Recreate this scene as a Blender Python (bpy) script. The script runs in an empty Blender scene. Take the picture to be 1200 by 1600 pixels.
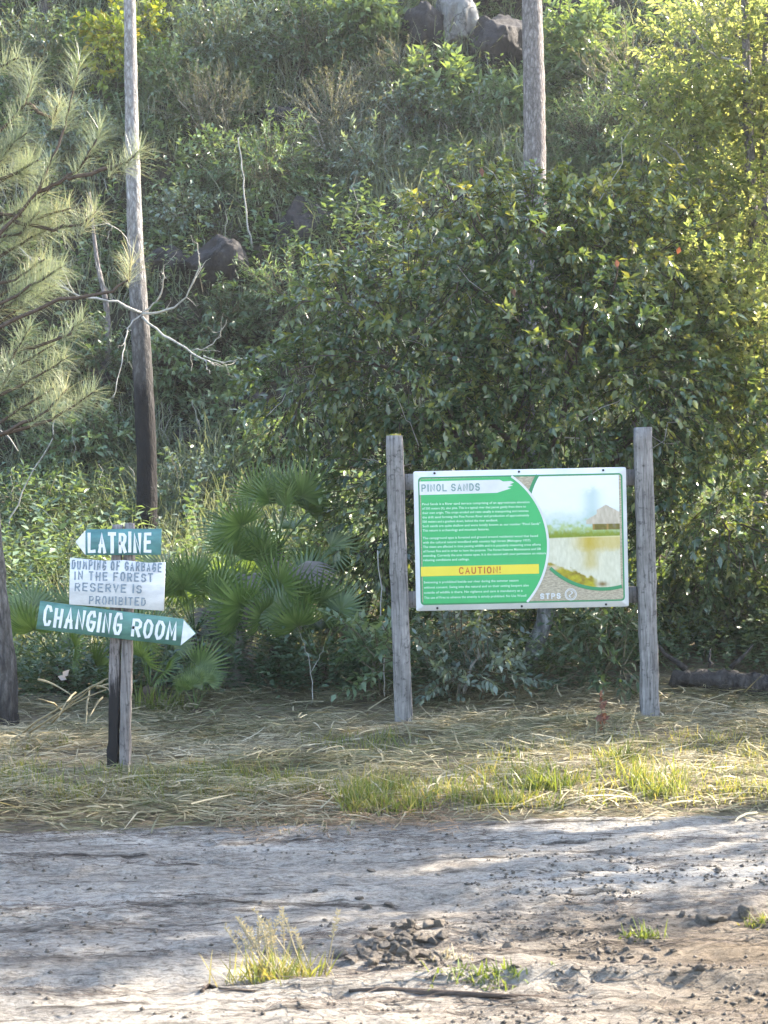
import bpy, math, random
import numpy as np
from mathutils import Vector, Matrix

rng = np.random.default_rng(11)
random.seed(5)
sc = bpy.context.scene
C = sc.collection
R = math.radians

# ------------------------------------------------------------------ camera, sky, sun, exposure
FPX = 2640.0                                   # focal length in pixels of a 1200 px wide picture
ROLL = R(1.5)
CAM = np.array([0.0, 0.0, 1.6])
RIGHT = np.array([math.cos(ROLL), 0, -math.sin(ROLL)])
UP = np.array([math.sin(ROLL), 0, math.cos(ROLL)])
FWD = np.array([0.0, 1.0, 0.0])
cd = bpy.data.cameras.new('camera'); cam = bpy.data.objects.new('camera', cd); C.objects.link(cam)
cd.sensor_fit = 'HORIZONTAL'; cd.sensor_width = 36; cd.lens = 36 * FPX / 1200
cd.clip_start = 0.1; cd.clip_end = 400
cd.dof.use_dof = True; cd.dof.focus_distance = 12.0; cd.dof.aperture_fstop = 12.0
cam.matrix_world = Matrix(((RIGHT[0], UP[0], -FWD[0], CAM[0]), (RIGHT[1], UP[1], -FWD[1], CAM[1]),
                           (RIGHT[2], UP[2], -FWD[2], CAM[2]), (0, 0, 0, 1)))
sc.camera = cam

SUN_AZ, SUN_EL = R(62), R(33)                  # to the right of and behind the signs
SUN = np.array([math.sin(SUN_AZ) * math.cos(SUN_EL), math.cos(SUN_AZ) * math.cos(SUN_EL), math.sin(SUN_EL)])
w = bpy.data.worlds.new('World'); sc.world = w; w.use_nodes = True
nt = w.node_tree
sky = nt.nodes.new('ShaderNodeTexSky'); sky.sky_type = 'NISHITA'; sky.sun_disc = False
sky.dust_density = 1.6; sky.sun_elevation = SUN_EL; sky.sun_rotation = SUN_AZ
nt.links.new(sky.outputs[0], nt.nodes['Background'].inputs[0])
nt.nodes['Background'].inputs[1].default_value = 0.15
sl = bpy.data.lights.new('sun', 'SUN'); sl.energy = 5.0; sl.angle = R(0.53); sl.color = (1.0, 0.90, 0.76)
so = bpy.data.objects.new('sun', sl); C.objects.link(so)
so.rotation_euler = Vector(-SUN).to_track_quat('-Z', 'Y').to_euler(); so.location = SUN * 60
sc.view_settings.view_transform = 'Standard'; sc.view_settings.look = 'None'
sc.view_settings.use_white_balance = True; sc.view_settings.white_balance_temperature = 6620   # the camera's white balance for open shade
sc.view_settings.gamma = 1; sc.view_settings.use_curve_mapping = False
sc.view_settings.exposure = 2.58
HAZE = 0.0006
cy = sc.cycles
cy.volume_bounces = 0
cy.use_denoising = True; cy.max_bounces = 6; cy.diffuse_bounces = 3; cy.glossy_bounces = 2
cy.transmission_bounces = 4; cy.sample_clamp_indirect = 6; cy.caustics_reflective = False

# ------------------------------------------------------------------ noise, terrain
_tab = np.random.default_rng(3).random((256, 256))
def vn(x, y):
    x = np.asarray(x, float); y = np.asarray(y, float)
    xi = np.floor(x).astype(int); yi = np.floor(y).astype(int)
    fx = x - xi; fy = y - yi; fx = fx * fx * (3 - 2 * fx); fy = fy * fy * (3 - 2 * fy)
    a = _tab[xi % 256, yi % 256]; b = _tab[(xi + 1) % 256, yi % 256]
    c = _tab[xi % 256, (yi + 1) % 256]; d = _tab[(xi + 1) % 256, (yi + 1) % 256]
    return (a * (1 - fx) + b * fx) * (1 - fy) + (c * (1 - fx) + d * fx) * fy
def fbm(x, y, o=4):
    s = 0; a = 0.5; t = 0
    for k in range(o):
        s = s + a * vn(x * 2 ** k + 17.3 * k, y * 2 ** k + 9.1 * k); t += a; a *= 0.5
    return s / t
YS = [-40, 8.5, 9.4, 12, 13.5, 15, 17, 18.5, 20, 22, 24, 27, 30, 34, 40, 60, 120]
ZS = [0, 0, .05, .1, .17, .38, .88, 1.35, 2.3, 4.5, 6.8, 10.0, 12.8, 16.2, 19.5, 24, 26]
def sst(a, b, t):
    t = np.clip((t - a) / (b - a), 0, 1); return t * t * (3 - 2 * t)
def edge(x):                                    # where the sand ends and the cut grass starts
    return 8.62 + 0.25 * (vn(x * .9 + 3, 4.4) - .5) + 0.12 * (vn(x * 3.1, 8.4) - .5)
def zt(x, y):
    x = np.asarray(x, float); y = np.asarray(y, float)
    z = np.interp(y, YS, ZS)
    hill = sst(17.5, 22, y)
    z = z + hill * ((fbm(x * .30 + 5, y * .45, 3) - .5) * 2.6 + (fbm(x * 1.1, y * 1.3 + 40, 3) - .5) * 0.9)
    bank = sst(8.7, 9.6, y) * (1 - sst(17, 20, y))
    z = z + bank * (fbm(x * .9 + 31, y * .9, 3) - .5) * 0.14
    road = 1 - sst(8.3, 9.2, y)
    z = z + road * ((fbm(x * .35 + 2, y * 1.3 + 7, 3) - .5) * 0.09 + (fbm(x * 1.3 + 2, y * 4.6 + 1, 4) - .5) * 0.055
                    + (fbm(x * 9, y * 15, 3) - .5) * (.020 + .022 * sst(-.4, .8, x + (6.6 - y) * .4) * sst(7.6, 6.8, y)) + (vn(x * 24, y * 30) - .5) * .011 - .026 * sst(.10, .0, np.abs(fbm(x * .45 + 31, y * 3.4 + 5, 3) - .5) * 2) * vn(x * 1.3, y * 2))
    # low ridges of pushed-up soil across the right half of the track
    rd = np.exp(-((y - (6.35 + .05 * x + .1 * np.sin(x * 3))) / .13) ** 2) * sst(-.2, .5, x) * .045
    rd = rd + np.exp(-((y - (5.66 + .06 * np.sin(x * 2 + 1))) / .06) ** 2) * sst(-.9, -.3, x) * .045 * (.4 + vn(x * 4, 3.3))
    return z + road * rd
def P(px, py, d):                               # world point seen at pixel (px, py), d metres ahead
    return CAM + d * (FWD + RIGHT * ((px - 600) / FPX) + UP * ((800 - py) / FPX))
def hit(px, py, d0=4.0, d1=70.0):               # where that line of sight meets the ground
    d = np.arange(d0, d1, 0.03)
    p = CAM + d[:, None] * (FWD + RIGHT * ((px - 600) / FPX) + UP * ((800 - py) / FPX))
    k = np.nonzero(p[:, 2] < zt(p[:, 0], p[:, 1]))[0]
    return p[k[0]] if len(k) else p[-1]
def on(x, y, dz=0.0):
    return np.array([x, y, float(zt(x, y)) + dz])

# ------------------------------------------------------------------ scene graph helpers
ORG = {}
def thing(name, label, cat, loc, group=None):
    o = bpy.data.objects.new(name, None); C.objects.link(o); o.location = tuple(float(v) for v in loc)
    o.empty_display_size = .1
    o['label'] = label; o['category'] = cat
    if group: o['group'] = group
    ORG[o.name] = np.array(loc, float); return o
def tag(o, label, cat, group=None):
    o['label'] = label; o['category'] = cat
    if group: o['group'] = group
    return o

def unit(v):
    v = np.asarray(v, float); return v / np.maximum(np.linalg.norm(v, axis=-1, keepdims=True), 1e-9)

class MB:
    def __init__(s): s.v = []; s.q = []; s.t = []; s.r = []; s.n = 0
    def add(s, v, quads=None, tris=None, r=None):
        v = np.asarray(v, float).reshape(-1, 3); s.v.append(v)
        if quads is not None and len(quads): s.q.append(np.asarray(quads, int) + s.n)
        if tris is not None and len(tris): s.t.append(np.asarray(tris, int) + s.n)
        s.r.append(np.full(len(v), .5) if r is None else np.broadcast_to(np.asarray(r, float), (len(v),)).copy())
        s.n += len(v); return s
    def leaves(s, c, d, nrm, L, W, r, fold=.18, curl=.12):
        c = np.asarray(c, float); n = len(c); d = unit(d); sd = unit(np.cross(d, nrm)); nn = np.cross(sd, d)
        L = np.broadcast_to(L, (n,))[:, None]; W = np.broadcast_to(W, (n,))[:, None]
        v = np.empty((n, 5, 3))
        v[:, 0] = c; v[:, 1] = c + d * L * .42 + sd * W * .5 + nn * W * fold
        v[:, 2] = c + d * L * .5; v[:, 3] = c + d * L * .42 - sd * W * .5 + nn * W * fold
        v[:, 4] = c + d * L - nn * L * curl
        b = (np.arange(n) * 5)[:, None]
        q = np.concatenate([b + np.array([0, 1, 4, 2]), b + np.array([0, 2, 4, 3])])
        s.add(v, q, r=np.repeat(np.broadcast_to(r, (n,)), 5)); return s
    def blades(s, c, d, L, W, bend, r, seg=3, tip=.12):
        c = np.asarray(c, float); n = len(c); d = unit(d)
        L = np.broadcast_to(L, (n,)).astype(float); W = np.broadcast_to(W, (n,)).astype(float)
        bend = np.asarray(bend, float)
        if bend.ndim < 2: bend = np.broadcast_to(bend, (n,))[:, None] * np.array([0, 0, -1.0])
        sd = unit(np.cross(d, np.array([0, 0, 1.0]) + rng.normal(0, .25, (n, 3))))
        v = np.empty((n, seg + 1, 2, 3))
        for k in range(seg + 1):
            t = k / seg
            p = c + d * (L * t)[:, None] + bend * (L * t * t)[:, None]
            wd = (W * .5 * (1 if t < .4 else 1 - (1 - tip) * (t - .4) / .6))[:, None]
            v[:, k, 0] = p + sd * wd; v[:, k, 1] = p - sd * wd
        b = (np.arange(n) * 2 * (seg + 1))[:, None]
        q = np.concatenate([b + np.array([2 * k, 2 * k + 1, 2 * k + 3, 2 * k + 2]) for k in range(seg)])
        s.add(v, q, r=np.repeat(np.broadcast_to(r, (n,)), 2 * (seg + 1))); return s
    def tube(s, pts, rad, sides=6, r=.5, rough=0, cap=True):
        pts = np.asarray(pts, float); m = len(pts); rad = np.broadcast_to(rad, (m,))
        tg = unit(np.gradient(pts, axis=0)); ref = np.array([0.31, 0.2, 0.93]) if abs(tg[0][2]) < .8 else np.array([1.0, 0.1, 0])
        a = unit(np.cross(tg, ref)); b = np.cross(tg, a)
        th = np.arange(sides) * 2 * np.pi / sides
        rr = rad[:, None] * (1 + (rng.normal(0, rough, (m, sides)) if rough else 0))
        v = pts[:, None, :] + rr[..., None] * (np.cos(th)[None, :, None] * a[:, None, :] + np.sin(th)[None, :, None] * b[:, None, :])
        q = [[i * sides + j, i * sides + (j + 1) % sides, (i + 1) * sides + (j + 1) % sides, (i + 1) * sides + j] for i in range(m - 1) for j in range(sides)]
        t = []
        vv = v.reshape(-1, 3)
        if cap:
            vv = np.vstack([vv, pts[0], pts[-1]]); k = m * sides
            t = [[(j + 1) % sides, j, k] for j in range(sides)] + [[(m - 1) * sides + j, (m - 1) * sides + (j + 1) % sides, k + 1] for j in range(sides)]
        s.add(vv, q, t, r); return s
    def box(s, c, size, rot=None, r=.5):
        h = np.array(size) / 2
        v = np.array([[sx, sy, sz] for sx in (-1, 1) for sy in (-1, 1) for sz in (-1, 1)]) * h
        if rot is not None: v = v @ np.array(rot).T
        s.add(v + np.array(c), [[0, 1, 3, 2], [4, 6, 7, 5], [0, 4, 5, 1], [2, 3, 7, 6], [0, 2, 6, 4], [1, 5, 7, 3]], r=r); return s
    def build(s, name, mat, parent=None, kind=None, smooth=False, origin=None, link=True):
        v = np.concatenate(s.v) if s.v else np.zeros((0, 3)); r = np.concatenate(s.r) if s.r else np.zeros(0)
        org = np.zeros(3)
        if parent is not None: org = ORG[parent.name]
        elif origin is not None: org = np.array(origin, float)
        q = np.concatenate(s.q) if s.q else np.zeros((0, 4), int); t = np.concatenate(s.t) if s.t else np.zeros((0, 3), int)
        me = bpy.data.meshes.new(name)
        me.vertices.add(len(v)); me.vertices.foreach_set('co', (v - org).astype(np.float32).ravel())
        me.loops.add(q.size + t.size); me.loops.foreach_set('vertex_index', np.concatenate([q.ravel(), t.ravel()]).astype(np.int32))
        me.polygons.add(len(q) + len(t))
        me.polygons.foreach_set('loop_start', np.concatenate([np.arange(len(q)) * 4, q.size + np.arange(len(t)) * 3]).astype(np.int32))
        if smooth: me.polygons.foreach_set('use_smooth', np.ones(len(q) + len(t), bool))
        at = me.attributes.new('rnd', 'FLOAT', 'POINT'); at.data.foreach_set('value', r.astype(np.float32))
        me.update(calc_edges=True); me.validate(clean_customdata=False)
        me.materials.append(mat)
        if not link: return me
        return obj(name, me, parent, kind, org)
def obj(name, me, parent=None, kind=None, org=(0, 0, 0)):
    o = bpy.data.objects.new(name, me); C.objects.link(o)
    if parent is not None: o.parent = parent; ORG[o.name] = np.array(org, float)
    else: o.location = tuple(float(a) for a in org); ORG[o.name] = np.array(org, float)
    if kind: o['kind'] = kind
    return o

# ------------------------------------------------------------------ materials
def newmat(name):
    m = bpy.data.materials.new(name); m.use_nodes = True
    return m, m.node_tree, m.node_tree.nodes['Principled BSDF']
def N(nt, t, **kw):
    n = nt.nodes.new(t)
    for k, v in kw.items(): setattr(n, k, v)
    return n
def ramp(nt, stops, interp='LINEAR'):
    n = nt.nodes.new('ShaderNodeValToRGB'); e = n.color_ramp.elements; n.color_ramp.interpolation = interp
    while len(e) < len(stops): e.new(.5)
    for k, (p, c) in enumerate(stops): e[k].position = p; e[k].color = (*c, 1)
    return n
def noise(nt, scale, detail=5, rough=.6, sc3=(1, 1, 1), src='Object'):
    tc = nt.nodes.new('ShaderNodeTexCoord'); mp = nt.nodes.new('ShaderNodeMapping'); mp.inputs['Scale'].default_value = sc3
    n = nt.nodes.new('ShaderNodeTexNoise'); n.inputs['Scale'].default_value = scale; n.inputs['Detail'].default_value = detail
    n.inputs['Roughness'].default_value = rough
    nt.links.new(tc.outputs[src], mp.inputs[0]); nt.links.new(mp.outputs[0], n.inputs[0]); return n
def mix(nt, fac, a, b, mode='MIX'):
    n = nt.nodes.new('ShaderNodeMix'); n.data_type = 'RGBA'; n.blend_type = mode
    for k, v in ((0, fac), (6, a), (7, b)):
        if hasattr(v, 'links'): nt.links.new(v, n.inputs[k])
        elif k == 0: n.inputs[k].default_value = v
        else: n.inputs[k].default_value = (*v, 1)
    return n.outputs[2]
def bump(nt, b, h, strength, dist):
    n = nt.nodes.new('ShaderNodeBump'); n.inputs['Strength'].default_value = strength; n.inputs['Distance'].default_value = dist
    nt.links.new(h, n.inputs['Height']); nt.links.new(n.outputs[0], b.inputs['Normal'])
def leafmat(name, cols, tf=.38, rough=.42, spec=.5, tcol=(1.3, 1.25, .45)):
    m, nt, b = newmat(name)
    at = N(nt, 'ShaderNodeAttribute', attribute_name='rnd')
    rp = ramp(nt, [(i / (len(cols) - 1), c) for i, c in enumerate(cols)])
    nt.links.new(at.outputs['Fac'], rp.inputs[0])
    nt.links.new(rp.outputs[0], b.inputs['Base Color']); b.inputs['Roughness'].default_value = rough
    b.inputs['Specular IOR Level'].default_value = spec
    tr = N(nt, 'ShaderNodeBsdfTranslucent'); nt.links.new(mix(nt, 1, rp.outputs[0], tcol, 'MULTIPLY'), tr.inputs[0])
    ms = N(nt, 'ShaderNodeMixShader'); ms.inputs[0].default_value = tf
    nt.links.new(b.outputs[0], ms.inputs[1]); nt.links.new(tr.outputs[0], ms.inputs[2])
    nt.links.new(ms.outputs[0], nt.nodes['Material Output'].inputs[0]); return m
def plain(name, col, rough=.6, var=.12, scale=9, spec=.3, sc3=(1, 1, 1), bmp=0):
    m, nt, b = newmat(name)
    n = noise(nt, scale, 6, .65, sc3)
    lo = tuple(c * (1 - var * 1.6) for c in col); hi = tuple(min(1, c * (1 + var)) for c in col)
    rp = ramp(nt, [(.3, lo), (.7, hi)]); nt.links.new(n.outputs[0], rp.inputs[0]); nt.links.new(rp.outputs[0], b.inputs['Base Color'])
    b.inputs['Roughness'].default_value = rough; b.inputs['Specular IOR Level'].default_value = spec
    if bmp: bump(nt, b, n.outputs[0], .6, bmp)
    return m

def barkmat(name, pale, dark, scale=1.0, char=None):
    m, nt, b = newmat(name)
    tc = N(nt, 'ShaderNodeTexCoord'); mp = N(nt, 'ShaderNodeMapping'); mp.inputs['Scale'].default_value = (1, 1, .3)
    nz = noise(nt, 7, 6, .7, (1, 1, .5))
    nt.links.new(tc.outputs['Object'], mp.inputs[0])
    vo = N(nt, 'ShaderNodeTexVoronoi', feature='DISTANCE_TO_EDGE'); vo.inputs['Scale'].default_value = 24 * scale
    ad = N(nt, 'ShaderNodeVectorMath', operation='MULTIPLY_ADD'); ad.inputs[1].default_value = (.12, .12, .12)
    nt.links.new(nz.outputs['Color'], ad.inputs[0]); nt.links.new(mp.outputs[0], ad.inputs[2]); nt.links.new(ad.outputs[0], vo.inputs['Vector'])
    md = tuple(.5 * p + .5 * q for p, q in zip(pale, dark))
    rp = ramp(nt, [(0.0, tuple(.35 * p + .65 * q for p, q in zip(pale, dark))), (.09, md), (.3, pale)])
    nt.links.new(vo.outputs['Distance'], rp.inputs[0])
    n2 = noise(nt, 24, 8, .8, (1, 1, .36)); r2 = ramp(nt, [(.32, (.35, .34, .34)), (.5, (.9, .9, .9)), (.70, (1.45, 1.45, 1.5))]); nt.links.new(n2.outputs[0], r2.inputs[0])
    col = mix(nt, 1, rp.outputs[0], r2.outputs[0], 'MULTIPLY')
    if char is not None:                        # fire-blackened foot: z (world) below which the bark is charred
        ge = N(nt, 'ShaderNodeNewGeometry'); sx = N(nt, 'ShaderNodeSeparateXYZ'); nt.links.new(ge.outputs['Position'], sx.inputs[0])
        n3 = noise(nt, 5, 5, .7, (1, 1, .35)); ma = N(nt, 'ShaderNodeMath', operation='MULTIPLY_ADD'); ma.inputs[1].default_value = char[1]
        nt.links.new(n3.outputs[0], ma.inputs[0]); nt.links.new(sx.outputs[2], ma.inputs[2])
        mr = N(nt, 'ShaderNodeMapRange'); mr.inputs[1].default_value = char[0] - char[2]; mr.inputs[2].default_value = char[0] + char[2]
        mr.inputs[3].default_value = 1; mr.inputs[4].default_value = 0
        nt.links.new(ma.outputs[0], mr.inputs[0])
        col = mix(nt, mr.outputs[0], col, (.012, .011, .012))
    nt.links.new(col, b.inputs['Base Color']); b.inputs['Roughness'].default_value = .85; b.inputs['Specular IOR Level'].default_value = .2
    bump(nt, b, vo.outputs['Distance'], .8, .03); return m

M = {}
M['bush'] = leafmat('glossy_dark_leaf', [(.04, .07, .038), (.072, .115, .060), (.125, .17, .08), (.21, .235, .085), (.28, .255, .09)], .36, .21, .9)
M['sunny'] = leafmat('yellow_green_leaf', [(.15, .195, .07), (.22, .26, .10), (.29, .305, .13), (.35, .33, .17)], .6, .33, .6, (1.25, 1.25, .75))
M['herb'] = leafmat('herb_leaf', [(.075, .12, .068), (.115, .18, .10), (.17, .24, .14), (.24, .29, .18)], .35, .33, .65)
M['herb_grey'] = leafmat('blue_grey_leaf', [(.10, .145, .115), (.15, .20, .165), (.23, .28, .235)], .3, .33, .65)
M['herb_light'] = leafmat('light_green_leaf', [(.12, .18, .085), (.18, .25, .125), (.25, .32, .175)], .4, .42, .5)
M['herb_yellow'] = leafmat('yellowing_leaf', [(.15, .20, .03), (.20, .26, .05), (.26, .29, .06), (.34, .26, .06)], .4, .5, .4)
M['herb_dark'] = leafmat('dark_narrow_leaf', [(.045, .08, .045), (.075, .12, .066), (.11, .16, .085)], .3, .36, .6)
M['twiggy'] = leafmat('grey_brown_sprig', [(.13, .135, .11), (.20, .20, .165), (.27, .255, .22)], .3, .6, .3)
M['grass_hill'] = leafmat('hill_grass_blade', [(.115, .145, .09), (.17, .205, .13), (.24, .26, .185), (.35, .34, .27)], .35, .5, .3, (1.2, 1.15, .6))
M['needle'] = leafmat('pine_needle', [(.15, .19, .12), (.22, .26, .17), (.29, .32, .215), (.37, .34, .21)], .35, .42, .5, (1.1, 1.12, .85))
M['palm'] = leafmat('palmetto_blade', [(.07, .12, .04), (.12, .185, .06), (.19, .26, .10)], .42, .28, .7)
M['palm_dead'] = leafmat('dead_palm_blade', [(.20, .175, .16), (.30, .265, .24)], .25, .7, .2, (1, .95, .85))
M['straw'] = leafmat('cut_dry_grass', [(.10, .115, .05), (.19, .18, .10), (.285, .25, .155), (.37, .32, .205), (.46, .41, .29)], .25, .6, .3, (1.1, 1, .7))
M['green_grass'] = leafmat('green_verge_grass', [(.09, .13, .03), (.14, .18, .045), (.215, .225, .07), (.34, .28, .13)], .45, .45, .4, (1.3, 1.2, .5))
M['red_leaf'] = leafmat('reddish_leaf', [(.15, .065, .045), (.21, .11, .065)], .4, .5, .4, (1.2, .9, .6))
M['pale_stem'] = plain('pale_dead_wood', (.35, .335, .305), .8, .3, 30, .2, (1, 1, .3))
M['stem'] = plain('green_brown_stem', (.13, .115, .075), .8, .3, 30, .2)
M['dark_twig'] = plain('dark_bark_twig', (.075, .055, .042), .85, .35, 30, .2)
M['bark_grey'] = barkmat('grey_pine_bark', (.26, .235, .225), (.06, .05, .047), 1.0)
M['bark_mid'] = barkmat('grey_pine_bark_charred_foot', (.36, .35, .34), (.10, .085, .08), 1.1, (4.9, 2.0, 1.1))
M['bark_char'] = barkmat('charred_pine_bark', (.17, .165, .16), (.014, .013, .013), .6, (1.35, 1.6, .45))
M['bark_pale'] = barkmat('blotched_pale_bark', (.30, .30, .285), (.03, .028, .026), .55)
M['bark_log'] = barkmat('charred_log_bark', (.06, .055, .052), (.012, .011, .011), .8)
M['bark_dark'] = barkmat('dark_pine_bark', (.15, .13, .12), (.03, .027, .025), 1.0)

def rockmat(name, a, bcol, lich, k=1.0, rnd=0):
    m, nt, b = newmat(name)
    n = noise(nt, 4 * k, 10, .75, (1, 1, .5)); rp = ramp(nt, [(.36, a), (.56, bcol), (.74, lich)]); nt.links.new(n.outputs[0], rp.inputs[0])
    tc = N(nt, 'ShaderNodeTexCoord'); vo = N(nt, 'ShaderNodeTexVoronoi', feature='DISTANCE_TO_EDGE'); vo.inputs['Scale'].default_value = 2.6 * k
    nz = noise(nt, 5 * k, 5, .7); ad = N(nt, 'ShaderNodeVectorMath', operation='MULTIPLY_ADD'); ad.inputs[1].default_value = (.35 / k, .35 / k, .35 / k)
    nt.links.new(nz.outputs['Color'], ad.inputs[0]); nt.links.new(tc.outputs['Object'], ad.inputs[2]); nt.links.new(ad.outputs[0], vo.inputs['Vector'])
    cr = ramp(nt, [(0, (.3, .3, .3)), (.05, (1, 1, 1))]); nt.links.new(vo.outputs['Distance'], cr.inputs[0])
    col = mix(nt, 1, rp.outputs[0], cr.outputs[0], 'MULTIPLY')
    if rnd:
        oi = N(nt, 'ShaderNodeObjectInfo'); r3 = ramp(nt, [(0, (.6, .58, .56)), (1, (1.5, 1.42, 1.3))]); nt.links.new(oi.outputs['Random'], r3.inputs[0]); col = mix(nt, 1, col, r3.outputs[0], 'MULTIPLY')
    nt.links.new(col, b.inputs['Base Color']); b.inputs['Roughness'].default_value = .85
    n2 = noise(nt, 14 * k, 8, .75); bump(nt, b, n2.outputs[0], .8, .06 / k); return m
M['rock'] = rockmat('dark_weathered_rock', (.012, .010, .011), (.032, .028, .029), (.10, .095, .09))
M['rock_pale'] = rockmat('pale_lichen_rock', (.09, .08, .075), (.22, .215, .205), (.40, .40, .375))
M['clod'] = rockmat('grey_soil_clod', (.12, .105, .088), (.20, .175, .145), (.32, .29, .25), 2.0, 1)

def woodmat(name, pale, dark, stain=None):   # stain = (height, noise, half width): tarred below
    m, nt, b = newmat(name)
    n = noise(nt, 9, 8, .7, (7, 7, .35)); rp = ramp(nt, [(.28, dark), (.5, tuple((p + q) / 2 for p, q in zip(pale, dark))), (.72, pale)])
    nt.links.new(n.outputs[0], rp.inputs[0])
    n2 = noise(nt, 4, 6, .7); r2 = ramp(nt, [(.3, (.6, .6, .6)), (.65, (1.12, 1.12, 1.12))]); nt.links.new(n2.outputs[0], r2.inputs[0])
    col = mix(nt, 1, rp.outputs[0], r2.outputs[0], 'MULTIPLY')
    n4 = noise(nt, 3, 3, .5, (16, 16, .35)); r4 = ramp(nt, [(.46, (1, 1, 1)), (.495, (.28, .27, .26)), (.53, (1, 1, 1))]); nt.links.new(n4.outputs[0], r4.inputs[0])
    n6 = noise(nt, 30, 4, .6); r6 = ramp(nt, [(.30, (.45, .45, .45)), (.42, (1, 1, 1)), (.72, (1.15, 1.15, 1.15))]); nt.links.new(n6.outputs[0], r6.inputs[0])
    col = mix(nt, 1, mix(nt, .8, col, r4.outputs[0], 'MULTIPLY'), r6.outputs[0], 'MULTIPLY')
    if stain:
        tc = N(nt, 'ShaderNodeTexCoord'); sx = N(nt, 'ShaderNodeSeparateXYZ'); nt.links.new(tc.outputs['Object'], sx.inputs[0]); n3 = noise(nt, 5, 7, .7, (9, 9, .9))
        ma = N(nt, 'ShaderNodeMath', operation='MULTIPLY_ADD'); ma.inputs[1].default_value = stain[1]; nt.links.new(n3.outputs[0], ma.inputs[0]); nt.links.new(sx.outputs[2], ma.inputs[2])
        mr = N(nt, 'ShaderNodeMapRange'); mr.inputs[1].default_value = stain[0] - stain[2]; mr.inputs[2].default_value = stain[0] + stain[2]; mr.inputs[3].default_value = 1; mr.inputs[4].default_value = 0
        nt.links.new(ma.outputs[0], mr.inputs[0]); col = mix(nt, mr.outputs[0], col, (.014, .012, .012))
    nt.links.new(col, b.inputs['Base Color'])
    b.inputs['Roughness'].default_value = .8; b.inputs['Specular IOR Level'].default_value = .25
    bump(nt, b, n.outputs[0], .5, .006); return m
M['wood'] = woodmat('weathered_grey_wood', (.29, .275, .265), (.10, .093, .09))
M['wood_pole'] = woodmat('weathered_brown_grey_wood', (.27, .245, .23), (.12, .10, .095))
M['tar'] = woodmat('half_tarred_grey_wood', (.28, .25, .24), (.13, .108, .10), (.80, .55, .035))
M['board_white'] = plain('white_board_face', (.60, .60, .595), .45, .08, 5, .4)
M['print_green'] = plain('printed_green', (.04, .36, .115), .45, .05, 6, .4)
M['print_line'] = plain('printed_deep_green', (.034, .22, .09), .45, .05, 6, .4)
M['print_yellow'] = plain('printed_yellow', (.68, .55, .05), .45, .04, 5, .4)
M['print_orange'] = plain('printed_orange_red', (.42, .10, .02), .45, .04, 5, .4)
M['print_text'] = plain('printed_grey_green_lettering', (.17, .27, .25), .45, .04, 5, .4)
M['print_small'] = plain('printed_pale_mint_lettering', (.52, .68, .58), .45, .04, 5, .4)
M['burlap'] = plain('printed_tan_sand_texture', (.40, .34, .245), .5, .3, 42, .3, (1, 1, 3))
M['bolt'] = plain('dark_bolt', (.03, .03, .03), .5, .2, 20)
M['teal'] = plain('teal_board_paint', (.075, .20, .20), .5, .22, 6, .4, (1, 1, 3))
M['teal_green'] = plain('faded_green_board_paint', (.09, .20, .165), .5, .25, 6, .4, (1, 1, 3))
M['white_paint'] = plain('hand_painted_white', (.66, .66, .66), .5, .1, 18, .4)
M['notice_white'] = plain('weathered_white_board_paint', (.60, .60, .61), .55, .14, 7, .3, (1, 1, 3))
M['stencil'] = plain('faded_grey_blue_stencil', (.20, .25, .29), .6, .28, 40, .3)
def picmat():
    m, nt, b = newmat('printed_photograph')
    at = N(nt, 'ShaderNodeAttribute', attribute_name='print'); nt.links.new(at.outputs['Color'], b.inputs['Base Color'])
    b.inputs['Roughness'].default_value = .45; return m
M['picture'] = picmat()

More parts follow.
